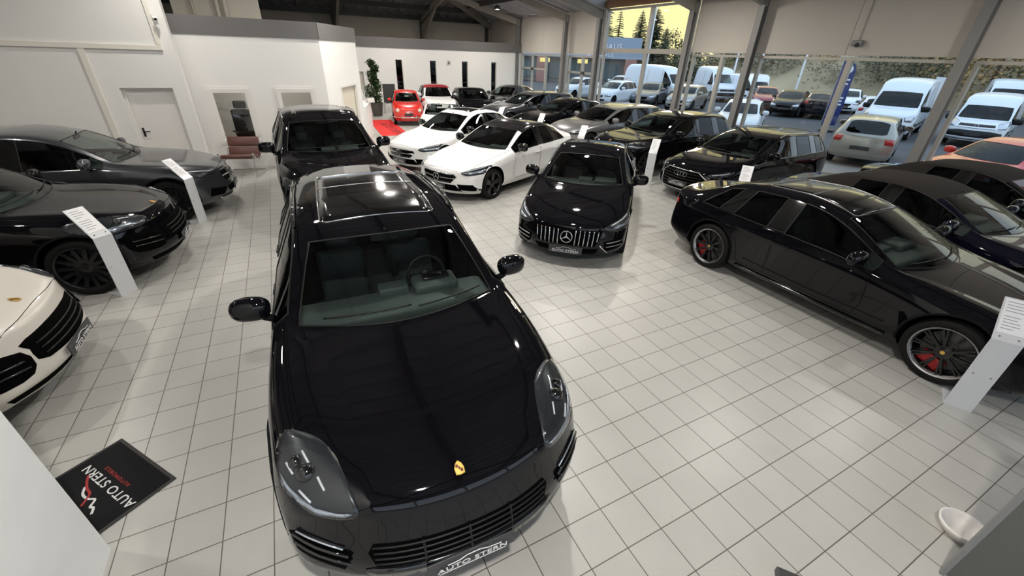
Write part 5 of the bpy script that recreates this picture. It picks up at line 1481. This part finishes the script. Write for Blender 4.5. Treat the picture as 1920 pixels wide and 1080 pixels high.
# small wire side table
root = empty('wire_table', (-.18, 12.95, 0), 0, 'small light wire side table right of the lounge chair', 'side table')
bm = bmesh.new(); lathe(bm, [(0, .46), (.20, .46), (.20, .475), (0, .475)], 24, axis='Z'); link('table_top', bm, pmat('pale_table_top', (.6, .58, .55), .4), root)
for k in range(6):
    a = 2*math.pi*k/6; bm = bmesh.new(); tube(bm, [(.18*math.cos(a), .18*math.sin(a), .46), (.08*math.cos(a+.5), .08*math.sin(a+.5), .22), (.17*math.cos(a+1), .17*math.sin(a+1), .0)], .004, 5); link('leg', bm, STEEL, root)
# dark office chair behind the first window
root = empty('office_chair', (-.98, 14.35, 0), R(20), 'dark high-backed office chair seen through the left office window', 'chair')
bm = bmesh.new(); box(bm, -.27, .27, -.25, .28, .46, .56, .04); link('seat', bm, TRIM, root, smooth=True)
bm = bmesh.new(); box(bm, -.26, .26, .20, .30, .56, 1.30, .05); link('backrest', bm, TRIM, root, smooth=True)
bm = bmesh.new(); box(bm, -.16, .16, .17, .28, 1.32, 1.52, .04); link('headrest', bm, TRIM, root, smooth=True)
for s in (-1, 1):
    bm = bmesh.new(); box(bm, s*.33-.04, s*.33+.04, -.18, .14, .74, .78, .01); tube(bm, [(s*.33, 0, .75), (s*.3, 0, .5)], .02); link('armrest', bm, TRIM, root)
bm = bmesh.new(); tube(bm, [(0, 0, .46), (0, 0, .10)], .03); link('gas_column', bm, TRIM, root)
for k in range(5):
    a = 2*math.pi*k/5; bm = bmesh.new(); tube(bm, [(0, 0, .11), (.3*math.cos(a), .3*math.sin(a), .05)], .022); blob(bm, (.3*math.cos(a), .3*math.sin(a), .03), (.03, .03, .03)); link('leg', bm, TRIM, root)
# low white counter with planter
root = empty('reception_counter', (2.85, 17.0, 0), 0, 'low white counter beside the office corner, a planter on top', 'counter')
bm = bmesh.new()
pa, pb = Vector((2.52, 15.9)), Vector((3.06, 17.95)); dd = (pb-pa).normalized(); nn_ = Vector((-dd.y, dd.x))
def prism(bm, pts, z0, z1):
    a = [bm.verts.new((p[0], p[1], z0)) for p in pts]; c = [bm.verts.new((p[0], p[1], z1)) for p in pts]
    bm.faces.new(c); bm.faces.new(a[::-1]); n = len(pts)
    for i in range(n): bm.faces.new((a[i], a[(i+1) % n], c[(i+1) % n], c[i]))
    bmesh.ops.recalc_face_normals(bm, faces=bm.faces)
o_ = Vector((2.85, 17.0))
prism(bm, [pa-o_, pb-o_, pb+nn_*.45-o_, pa+nn_*.3-o_], 0, 1.10); link('cabinet', bm, WALL, root)
bm = bmesh.new(); prism(bm, [pa-o_-nn_*.02, pb-o_-nn_*.02+dd*.02, pb+nn_*.48-o_, pa+nn_*.3-o_], 1.10, 1.14); link('counter_top', bm, DOORW, root)
LEAF = pmat('leaf_green', (.035, .075, .020), .5); LEAFD = pmat('leaf_dark_green', (.018, .04, .014), .5); POT = pmat('grey_pot', (.075, .07, .065), .6); STEM = pmat('plant_stem', (.10, .06, .035), .8)
def leafy(bm, c, rx, rz, n, ls, seed=1):
    rr = random.Random(seed)
    for k in range(n):
        while True:
            u = Vector((rr.uniform(-1, 1), rr.uniform(-1, 1), rr.uniform(-1, 1)))
            if u.length < 1: break
        p = Vector(c)+Vector((u.x*rx, u.y*rx, u.z*rz)); s = ls*rr.uniform(.6, 1.2)
        M = Matrix.Rotation(rr.uniform(0, 6.28), 3, 'Z') @ Matrix.Rotation(rr.uniform(-1.1, .4), 3, 'X')
        v = [bm.verts.new(p+M @ Vector(q_)) for q_ in ((0, 0, 0), (s*.35, s*.45, s*.05), (0, s, -.08*s), (-s*.35, s*.45, s*.05))]
        bm.faces.new(v)
root = empty('potted_plant', (2.98, 17.45, 1.14), 0, 'small green plant in a trough on the white counter', 'plant')
link('planter', B(-.12, .12, -.2, .2, 0, .16, .01), DOORW, root)
bm = bmesh.new(); leafy(bm, (0, 0, .38), .2, .26, 240, .10, 3); o = link('foliage', bm, LEAFD, root); o['kind'] = 'stuff'
root = empty('potted_tree', (4.12, 22.5, 0), 0, 'tall leafy indoor tree in a dark pot beside the small red car', 'plant')
bm = bmesh.new(); lathe(bm, [(0, 0), (.22, 0), (.30, .62), (.27, .62), (.26, .56), (0, .56)], 28, axis='Z'); link('pot', bm, POT, root, smooth=True, sharp=R(40))
bm = bmesh.new()
tube(bm, crom([(0, 0, .5), (.03, 0, 1.0), (-.03, .02, 1.6), (0, 0, 2.2)], 4), .02, 6)
rr_ = random.Random(4)
for k in range(14):
    z = .8+k*.1; a = k*2.4; tube(bm, [(0, 0, z), (.22*math.cos(a), .22*math.sin(a), z+.18)], .008, 4)
link('stem', bm, STEM, root)
bm = bmesh.new()
for k in range(11): leafy(bm, (rr_.uniform(-.12, .12), rr_.uniform(-.12, .12), .78+k*.155), .30-.012*k, .17, 210, .12, 10+k)
o = link('foliage', bm, LEAF, root); o['kind'] = 'stuff'
root = empty('notice_board', (5.02, 23.6, 0), R(8), 'dark free-standing board behind the small red car', 'display board')
link('panel', B(-.32, .32, -.02, .02, .45, 1.35, .005), STEELD, root)
for s in (-1, 1): link('leg', B(s*.30-.02, s*.30+.02, -.14, .14, 0, .5), DOORW, root)
# white pillar of the gallery at lower left and grey board at lower right
S('wall_stair', B(-4.8, -1.57, -1.2, 2.48, 0, 5.6), pmat('lightened_white_plaster', (.86, .87, .86), .7, bump=.25, bscale=40))  # plaster lightened beyond the other walls, standing in for strong gallery light
root = empty('reception_screen', (3.30, -.08, 0), R(-75), 'tall dark grey screen panel in the lower right corner', 'screen panel')
link('panel', B(-.02, 1.6, -.025, .0, 0.02, 1.75), pmat('dark_grey_laminate', (.10, .10, .095), .55), root)
link('edge_strip', B(-.045, -.02, -.03, .005, 0.0, 1.77), pmat('grey_edge', (.20, .20, .20), .5), root)
root = empty('white_bowl', (3.72, .02, 0), 0, 'round white bowl on the floor behind the dark screen at lower right', 'bowl')
bm = bmesh.new(); lathe(bm, [(0, .004), (.08, .0), (.13, .07), (.14, .10), (.125, .10), (.115, .07), (.06, .015), (0, .015)], 32, axis='Z'); bmesh.ops.recalc_face_normals(bm, faces=bm.faces); link('shell', bm, DOORW, root, smooth=True)
root = empty('floor_box', (2.27, .36, 0), R(38), 'small dark square box on the tiles at the bottom edge', 'box')
link('lid', B(-.07, .07, -.07, .07, 0, .05, .006), STEELD, root)
# ------------------------------------------------------------------ outside the windows
def out_car(lab, T, pos, pt, feat=None, nm='parked_car', cat='car', **kw):
    kw.setdefault('inside', 'far'); kw.setdefault('level', 2); kw.setdefault('seams', False); kw.setdefault('handles', False)
    kw.setdefault('group', 'vehicles parked outside the windows')
    return build_car(nm, lab, cat, T, pos, pt, feat=feat or feat_plain, **kw)
VAN_T = variant(VAN); VAN_L = variant(VAN, L=5.4, H=2.1, hw=.98)
T_OH = variant(HATCH, L=4.1, H=1.48, hw=.88); T_OW = variant(HATCH, L=4.45, H=1.50, hw=.88); T_OS = variant(SEDAN, L=4.5, H=1.45, hw=.89)
VK = dict(nm='panel_van', cat='van', feat=feat_van, mirror=TRIM, boxy=True, msize=1.3, style='five', rim=RIMSIL, rear=PVG)
out_car('large white panel van seen from the side through the tall window', VAN_T, (27.0, 23.8, 98), VANW, **VK)
out_car('white high-roof van behind the first van, left pane of the narrow bay', VAN_T, (32.5, 25.0, 60), VANW, **VK)
out_car('white low van parked side-on behind the narrow bay', VAN_L, (33.5, 22.0, 75), VANW, **VK)
out_car('white van with a raked nose beyond the dark hatchback', VAN_L, (35.0, 24.2, 40), VANW, **VK)
out_car('white high-roof van facing the hall, behind the wide bay', VAN_T, (24.4, 10.2, 16), VANW, **VK)
out_car('white low-roof van facing the hall at the right edge', VAN_L, (26.0, 7.6, 12), VANW, **VK)
out_car('white box van far behind the low-roof van', VAN_T, (42, 11.5, 20), VANW, **VK)
out_car('dark red hatchback behind the grey column of the wide bay', T_OH, (29.8, 19.6, 40), REDR)
out_car('black hatchback facing the hall in the left part of the wide bay', T_OH, (27.8, 17.2, 22), BLACK, style='five', rim=RIMSIL)
out_car('dark saloon seen from behind, left of the blue flag', T_OS, (33.0, 18.0, 209), BLUEBLACK)
out_car('white estate behind the blue flag', T_OW, (34.8, 17.3, 25), VANW)
out_car('small pale hatchback beside the high-roof van', T_OH, (33.0, 14.6, 205), VANW)
out_car('silver estate seen from behind, close outside the window', T_OW, (20.6, 8.75, 200), SILVER)
out_car('red hatchback close outside the window at the right edge', T_OH, (13.95, 4.3, -14), REDP)
out_car('red saloon partly cut off by the right edge', T_OS, (27.5, 3.5, 190), REDP)
out_car('white car close outside the narrow bay, mostly hidden by the window row', T_OH, (16.3, 11.9, 30), VANW)
out_car('white hatchback seen through the far left bay', T_OH, (19.0, 29.2, 15), VANW)
out_car('white estate seen through the glazed doors', T_OW, (19.2, 24.8, 20), VANW)
out_car('grey car left of the large white van', T_OS, (22.4, 24.0, 30), SILVERP)
out_car('pale blue hatchback in front of the large white van', T_OH, (22.5, 20.9, 24), SILVER)
out_car('pale saloon farther back behind the glazed doors', T_OS, (27.0, 33.0, 30), VANW)

# low building with a blue-grey sign band
BLUEF = pmat('blue_banner', (.045, .075, .26), .7)
BAND = pmat('blue_grey_cladding', (.30, .36, .44), .6); SHOP = pmat('shop_wall', (.16, .15, .14), .8); SHOPG = pmat('shop_glass', (.10, .13, .14), .15)
BRICK = pmat('pink_brick', (.34, .17, .14), .85); SIGNW = pmat('sign_letters', (.75, .77, .8), .5)
bx, by = 32.0, 48.8; brz = R(-40)
root = empty('low_building', (bx, by, 0), brz, 'low shop building with a blue-grey sign band beyond the parked vans', 'building')
link('wall', B(-24, 9, 0, 14, 0, 3.0), SHOP, root)
for i, x in enumerate((-22, -17, -12, -7, -2, 3)):
    link('shop_window', B(x, x+4, -.08, .02, .4, 2.3), SHOPG, root)
link('sign_band', B(-25, 9.3, -.8, 1, 2.75, 3.45, 0), BAND, root)
link('roof_block', B(1.5, 9.0, -.5, 6, 3.45, 4.95, 0), BAND, root)
for i, x in enumerate((-14.5, -3.2, 7.4)): link('brick_pier', B(x, x+1.3, -.9, .2, 0, 2.75), BRICK, root)
o = link('sign_lettering', text_mesh('AUTOHAUS', .85, .02, spacing=1.1), SIGNW, root); o.rotation_euler = (R(90), 0, 0); o.location = (4.4, -.56, 3.95)
o = link('sign_lettering', text_mesh('AUTOHAUS', .55, .02, spacing=1.1), SIGNW, root); o.rotation_euler = (R(90), 0, 0); o.location = (4.4, -.86, 3.08)
bm = bmesh.new(); box(bm, 4.1, 4.7, -.55, -.5, 4.45, 4.65, .03); link('sign_emblem', bm, BLUEF, root)
YEL = pmat('lit_yellow_sign', (.7, .6, .2), .5, emit=(1, .75, .2), est=.6)
for x in (-19, -8.5, -2.8, 1.8): link('lit_sign', B(x, x+1.2, -.95, -.85, 2.15, 2.6), YEL, root)

# flags and poles
BLUEF = pmat('blue_banner', (.045, .075, .26), .7)
root = empty('beach_flag', (24.6, 12.6, 0), R(-28), 'tall blue feather flag with white print standing on the parking lot', 'flag')
bm = bmesh.new(); n = 14; vv = []
for k in range(n+1):
    z = .25+2.95*k/n; w_ = .36 if z < 2.6 else .36*math.sqrt(max(0.0, 1-((z-2.6)/.62)**2))
    vv.append((bm.verts.new((-.36, .02*math.sin(z*3), z)), bm.verts.new((-.36+2*w_+.01, .03*math.sin(z*3+1), z))))
for k in range(n): bm.faces.new((vv[k][0], vv[k][1], vv[k+1][1], vv[k+1][0]))
sm = bmesh.ops.solidify(bm, geom=bm.faces[:], thickness=.006)
link('banner', bm, BLUEF, root)
bm = bmesh.new(); tube(bm, [(-.38, 0, 0), (-.38, 0, 3.3)], .02, 6); link('pole', bm, STEEL, root)
bm = bmesh.new(); lathe(bm, [(0, .0), (.35, .0), (.35, .06), (0, .1)], 16, axis='Z'); link('foot', bm, STEELD, root)
for z, t in ((2.3, .44), (2.12, .36), (1.5, .46), (1.36, .4), (1.2, .46)):
    o = link('banner_print', B(-t/2-.02, t/2-.02, -.055, -.045, z, z+.07), SIGNW, root)
bm = bmesh.new(); lathe(bm, [(0, 0), (.17, 0), (.17, .01), (0, .01)], 20, axis='Y', center=(-.02, -.06, 2.78)); link('emblem', bm, SIGNW, root)
for i, (x, y, h_, l_) in enumerate(((36.0, 27.6, 6.5, 'white flag pole above the vans, left pane of the narrow bay'), (36.5, 25.6, 6.5, 'white flag pole above the vans, right pane of the narrow bay'), (37.5, 22.6, 7.0, 'thin street lamp pole behind the dark hatchback'), (40, 37.5, 9.0, 'white flag pole in the right pane of the tall window'), (36, 38.5, 8.0, 'white flag pole just left of the middle bar of the tall window'))):
    bm = bmesh.new(); tube(bm, [(0, 0, 0), (0, 0, h_)], [.09, .05], 8); o = link('flag_pole', bm, SIGNW); o.location = (x, y, -.04); tag(o, l_, 'pole', 'poles on the parking lot')
for i, (x, y, c_, l_) in enumerate(((34.6, 17.9, pmat('orange_banner', (.55, .25, .14), .7), 'small orange-pink flag behind the parked hatchbacks'), (38, 13.9, SIGNW, 'small white flag left of the high-roof van'))):
    root = empty('small_flag', (x, y, 0), R(-30), l_, 'flag')
    bm = bmesh.new(); box(bm, -.3, .3, -.01, .01, .6, 2.5, 0); link('banner', bm, c_, root)
    bm = bmesh.new(); tube(bm, [(-.32, 0, 0), (-.32, 0, 2.6)], .02, 6); link('pole', bm, STEEL, root)

# hillside, bushes and trees
HILL = pmat('dry_hillside', (.36, .30, .19), .95, noise=.45, nscale=.35, bump=.6, bscale=2.0)
rh = random.Random(11)
def noise2(x, y): return math.sin(x*.13+1.3)*math.cos(y*.11)+.5*math.sin(x*.31+y*.27)
bm = bmesh.new(); nx, ny = 46, 46; g_ = []
# the slope starts beyond the parking lot, to the right of the building
C0 = Vector((13.5, 5)); 
for i in range(nx+1):
    az = R(50+ (125-50)*i/nx); row = []
    for j in range(ny+1):
        d = 52+100*j/ny
        x, y = d*math.sin(az), d*math.cos(az)
        t = j/ny; fade = min(1.0, max(0.0, (math.degrees(az)-50)/8))
        z = -.05+(15*(1-(1-min(1, t*2.2))**2)*(.35+.65*fade))+noise2(x, y)*.8*min(1, t*4)
        row.append(bm.verts.new((x, y, z)))
    g_.append(row)
for i in range(nx):
    for j in range(ny): bm.faces.new((g_[i][j], g_[i+1][j], g_[i+1][j+1], g_[i][j+1]))
bmesh.ops.recalc_face_normals(bm, faces=bm.faces)
o = S('ground_hillside', bm, HILL, smooth=True)
TREEC = [pmat('foliage_olive', (.24, .22, .08), .8), pmat('foliage_dark', (.085, .095, .05), .8), pmat('foliage_brown', (.32, .21, .08), .8), pmat('foliage_grey', (.27, .25, .17), .85)]
def bush(x, y, z, rx, rz, ci, lab, n=2100, ls=.30, nm='bush', cat='bush', grp='bushes on the hillside'):
    root = empty(nm, (x, y, z), 0, lab, cat, grp)
    bm = bmesh.new(); rr = random.Random(int(x*7+y*13))
    for k in range(7):
        c = (rr.uniform(-.5, .5)*rx, rr.uniform(-.5, .5)*rx, rz*rr.uniform(.55, 1.25))
        for q_ in range(n//7):
            th = rr.uniform(0, 6.283); ph = math.acos(rr.uniform(-1, 1)); r_ = rr.uniform(.75, 1.0)
            p = Vector((c[0]+rx*.6*r_*math.sin(ph)*math.cos(th), c[1]+rx*.6*r_*math.sin(ph)*math.sin(th), max(.05, c[2]+rz*.65*r_*math.cos(ph)))); s = ls*rr.uniform(.5, 1.3)
            M = Matrix.Rotation(rr.uniform(0, 6.28), 3, 'Z') @ Matrix.Rotation(rr.uniform(-1.5, 1.5), 3, 'X')
            v = [bm.verts.new(p+M @ Vector(w_)) for w_ in ((-s*.4, 0, 0), (0, -s*.35, 0), (s*.45, 0, 0), (0, s*.4, 0))]; bm.faces.new(v)
    f_ = link('foliage', bm, TREEC[ci], root); f_['kind'] = 'stuff'
    bm = bmesh.new(); tube(bm, [(0, 0, -.5), (0, 0, rz)], [.16, .08], 6); link('trunk', bm, STEM, root)
def pol(az, d): return d*math.sin(R(az)), d*math.cos(R(az))
sp_ = [(62.5, 56, 3.4, 2.6, 3), (65.5, 58, 3.6, 3.0, 3), (68.2, 54, 4.0, 3.6, 1), (70.8, 57, 3.8, 4.2, 0), (73.2, 52, 4.2, 4.4, 2), (76.0, 54, 5.0, 4.6, 1), (79.0, 50, 5.0, 5.2, 0), (82.5, 48, 5.0, 5.4, 2), (86, 50, 5, 5, 0), (59.5, 60, 3.6, 2.4, 2), (56.5, 58, 3.6, 2.6, 3), (53.5, 60, 3.8, 2.8, 1),
       (64, 70, 4, 2.8, 0), (60.5, 72, 4.2, 2.8, 3), (67, 72, 4.2, 3.0, 2), (57, 74, 4, 2.8, 0), (71.5, 70, 4.4, 3.6, 0), (75, 70, 5, 4, 3)]
nm_ = ['olive', 'dark green', 'brownish', 'grey-green']
def nth(n): return ['first', 'second', 'third', 'fourth', 'fifth', 'sixth', 'seventh', 'eighth', 'ninth', 'tenth', 'eleventh', 'twelfth', 'thirteenth'][n]
for i, (az, d, rx, rz, ci) in enumerate(sp_):
    far = d >= 65; pos_ = sorted(q_[0] for q_ in sp_ if (q_[1] >= 65) == far).index(az)
    x, y = pol(az, d); z = 0 if d < 57 else (d-55)*.28
    bush(x, y, z, rx, rz, ci, '%s bush beyond the parking lot, %s from the left in the %s row' % (nm_[ci], nth(pos_), 'far' if far else 'near'))
def conifer(x, y, h_, w_, lab, ci=1, sparse=False):
    root = empty('conifer', (x, y, 0), 0, lab, 'tree', 'conifers against the evening sky')
    bm = bmesh.new(); tube(bm, [(0, 0, 0), (0, 0, h_)], [.22, .03], 6); link('trunk', bm, STEM, root)
    bm = bmesh.new(); rr = random.Random(int(x*3+y)); z = h_*.12
    while z < h_*.985:
        t = z/h_; L_ = w_*(1-t)**.8*rr.uniform(.7, 1.15)+.12
        for k in range(6 if sparse else 11):
            a = rr.uniform(0, 6.283); d = Vector((math.cos(a), math.sin(a), -.22)); s_ = Vector((-math.sin(a), math.cos(a), 0)); p = Vector((0, 0, z))
            m_ = 6
            for q_ in range(m_):
                u = (q_+.5)/m_; ww = L_*.20*(1.1-u)+.06; c = p+d*L_*u
                v = [bm.verts.new(c+w2) for w2 in (-s_*ww+Vector((0, 0, -.10-ww*.25)), d*L_*.16, s_*ww+Vector((0, 0, -.10-ww*.25)), -d*L_*.05)]; bm.faces.new(v)
        z += h_*.018+ (.10 if sparse else .03)
    f_ = link('needles', bm, TREEC[ci], root); f_['kind'] = 'stuff'

for az, sl, w_, d, ci, sp2, l_ in ((37.9, .095, 2.2, 70, 1, False, 'dark conifer at the left edge of the tall window'), (39.3, .082, 1.9, 72, 1, True, 'sparse slender conifer above the shop sign'),
        (41.7, .083, 2.6, 74, 1, False, 'pointed conifer left of the middle bar of the tall window'), (43.3, .088, 4.2, 76, 1, False, 'tallest broad conifer right of the middle bar of the tall window'), (44.6, .055, 2.0, 70, 1, False, 'short conifer right of the tallest one')):
    x, y = pol(az, d); conifer(x, y, 2.9+sl*d, w_, l_, ci, sp2)
x, y = pol(46.0, 66); bush(x, y, 0, 1.9, 3.6, 1, 'round dark tree at the right of the tall window, below the yellow sky', ls=.26, nm='round_tree', cat='tree', grp='trees beyond the parking lot')
hb_ = 0
for az, d, rz, ci in ((40.5, 80, 2.6, 2), (47.0, 74, 2.3, 1), (47.5, 64, 2.4, 1), (49.5, 62, 2.5, 3), (51.5, 62, 2.6, 0), (36, 84, 2.6, 1), (32, 84, 2.6, 1)):
    hb_ += 1; x, y = pol(az, d); bush(x, y, 0, 3.2, rz, ci, '%s hedge bush beyond the shop, %s' % (nm_[ci], ['behind the sign', 'below the tallest conifer', 'right of the round tree', 'second right of the round tree', 'third right of the round tree', 'left of the sign', 'farthest left'][hb_-1]), nm='hedge_bush', grp='hedge bushes beyond the shop')
# ------------------------------------------------------------------ the cars of the hall
def bulge(T, hl=.45):
    T = variant(T, L=T['L'], H=T['H'], hw=T['hw'], hood_line=hl); return T
SUVB = _cp.deepcopy(SUV)
SUVB['rows'][1] = (0.26, 0.54, 0.955, (.46, .968), (.75, .985), (.91, .895))
SUVB['rows'][2] = (0.70, 0.92, 1.03, (.50, 1.04), (.79, 1.075), (.955, .985))
SUVB['rows'][3] = (1.12, 1.32, 1.078, (.58, 1.088), (.82, 1.105), (.965, 1.04))
SUVB['hood_line'] = .55
T_CAY = variant(SUVB, gap=.05)
T_SUV = variant(SUV, L=4.95, H=1.80, hw=.98, R=.38)
T_MAC = variant(SUVB, L=4.70, H=1.60, hw=.955, R=.37)
T_GLC = variant(SUV, L=4.74, H=1.58, hw=.945, R=.37)
T_G4 = variant(SUV, L=4.75, H=1.56, hw=.95, R=.36)
T_CLA = variant(SEDAN, hood_line=.3)
T_ACL = variant(SEDAN, L=4.55, H=1.44, hw=.90, hood_line=.3)
T_AMG = variant(SEDAN, L=4.70, H=1.42, hw=.92, hood_line=.45)
PANB = _cp.deepcopy(SEDAN)
PANB['rows'][1] = (0.24, 0.50, 0.745, (.46, .75), (.75, .775), (.90, .70))
PANB['rows'][2] = (0.72, 0.88, 0.835, (.50, .84), (.79, .875), (.96, .79))
PANB['rows'][3] = (1.10, 1.25, 0.90, (.58, .905), (.82, .925), (.975, .855))
PANB['hood_line'] = .5
T_PAN = variant(PANB, L=5.05, H=1.42, hw=.97, wf=.95, wr=3.90, R=.355, gap=.04)
T_WAG = variant(HATCH, L=4.92, H=1.46, hw=.93, wf=.92, wr=3.85, R=.35)
T_CONV = variant(SEDAN, L=4.65, H=1.38, hw=.91, soft=True, glass=dict(front=True, rear=True, quarter=False))
T_MINI = variant(HATCH, L=3.85, H=1.41, hw=.87)
T_F500 = variant(HATCH, L=3.57, H=1.49, hw=.82)
T_FC = variant(HATCH, L=2.97, H=1.32, hw=.66, wf=.58, wr=2.42, R=.25, tw=.13)
T_FCO = variant(T_FC, open=True)
def car(nm, lab, T, pos, pt, feat=None, **kw): return build_car(nm, lab, 'car', T, pos, pt, feat=feat, **kw)
car('sport_utility_car', 'large glossy black car in the foreground with gold crest and glass roof', T_CAY, (0.46, 1.22, 87.3), BLACK, feat_cayenne, level=4, arch=(BLACK, .016), msize=1.02, ws=glassmat('clear_windshield', (.72, .80, .77)), dashm=pmat('dashboard_light_slate', (.075, .088, .085), .55))
car('sport_utility_car', 'tall black car parked right behind the foreground car, facing the camera', T_SUV, (.68, 7.12, 91.0), BLACK, feat_suvbig, boxy=True, ws=WSG)
car('saloon_car', 'white saloon with a black roof and black wheels, nearer of the two white cars', T_CLA, (2.68, 8.75, 26.2), WHITE, feat_merc, roofmat=GLOSSBLK, mirror=GLOSSBLK, style='five', seatm=TRIM, side=PVG, handles=True)
car('saloon_car', 'white saloon with a dark sunroof, behind the white car with a black roof', T_ACL, (2.49, 11.35, 26.3), WHITE, feat_aclass, mirror=GLOSSBLK, style='five', side=PVG)
car('sports_saloon', 'black car with a grille of chrome vertical bars, alone in the middle of the floor', T_AMG, (3.46, 4.80, 47.2), BLACK, feat_amg, style='five', arch=(BLACK, .012), seatm=TRIM)
car('sports_saloon', 'long low black car on the right with black wheels edged in bright silver', T_PAN, (6.50, 0.0, 90), BLACK, feat_pan, level=4, style='cross', lip=True, caliper=BRAKER, crest=True, side=glassmat('tinted_side_glass', (.16, .19, .185)), arch=(BLACK, .014))
car('sport_utility_car', 'glossy black car at left behind the tall silver price stand', T_MAC, (-1.66, 7.38, 177), BLACK, feat_macan, style='multi', arch=(BLACK, .014))
car('coupe_car', 'dark grey metallic coupe at left in front of the white door', T_GLC, (-1.17, 10.05, 179), GREY, feat_glc, style='multi', rim=RIMBLK, arch=(GREY, .012), seatm=SEATB)
car('sport_utility_car', 'chalk coloured car with a gold crest, cut off at the left edge', T_MAC, (-2.15, 4.66, 180), CREAM, feat_macan, style='multi', arch=(CREAM, .014))
car('hatchback_car', 'dark grey car farthest back in the row by the window wall', T_WAG, (7.55, 17.6, 5), GREY, feat_audi, mirror=GREY)
car('saloon_car', 'black car second from the back in the row by the window wall', T_CLA, (7.78, 14.95, 5), BLACK, feat_audi)
car('estate_car', 'light grey metallic estate in the middle of the row by the window wall', T_WAG, (7.9, 12.37, 5.2), SILVERP, feat_audi, side=PVG)
car('sport_utility_car', 'tall black car between the light grey estate and the black estate', T_G4, (7.76, 9.51, 2.3), BLACK, feat_macan)
car('estate_car', 'black estate with four rings on its grille, nearest in the window row', T_WAG, (7.8, 6.71, 3.4), BLACK, feat_audi, side=SDG, rear=glassmat('light_rear_glass', (.3, .34, .36)))
car('convertible_car', 'midnight blue convertible with a closed black fabric roof, beside the long black car', T_CONV, (8.95, 0.2, 88), BLUEBLACK, feat_merc, roofmat=SOFT)
car('convertible_car', 'black convertible with a closed fabric roof, nearest the window at the right edge', T_CONV, (11.5, 0.2, 86), BLACK, feat_merc, roofmat=SOFT)
car('classic_microcar', 'small red classic car with chrome bumper near the far white wall', T_FC, (4.78, 18.95, 79), REDP, feat_classic, style='classic', rim=CHROME, seatm=SEATB, msize=.6, ws=WSG, side=WSG, rear=WSG, handles=False)
car('hatchback_car', 'small white car with a dark red roof behind the small white open car', T_F500, (6.5, 19.6, 80), WHITE, feat_white500, roofmat=REDR, side=WSG, ws=WSG, handles=False)
car('hatchback_car', 'small black upright car near the far wall, right of the red roofed one', T_MINI, (7.9, 18.6, 78), BLACK, feat_white500, ws=WSG)
car('classic_microcar', 'small open white classic car in front of the white car with a red roof', T_FCO, (4.6, 14.55, 68), WHITE, feat_classic, style='classic', rim=CHROME, msize=.6, ws=WSG, side=WSG, rear=WSG, handles=False, mirrors=False)
car('saloon_car', 'dark grey car in the far corner of the hall by the first window', T_ACL, (9.1, 20.9, 30), GREY, feat_merc)
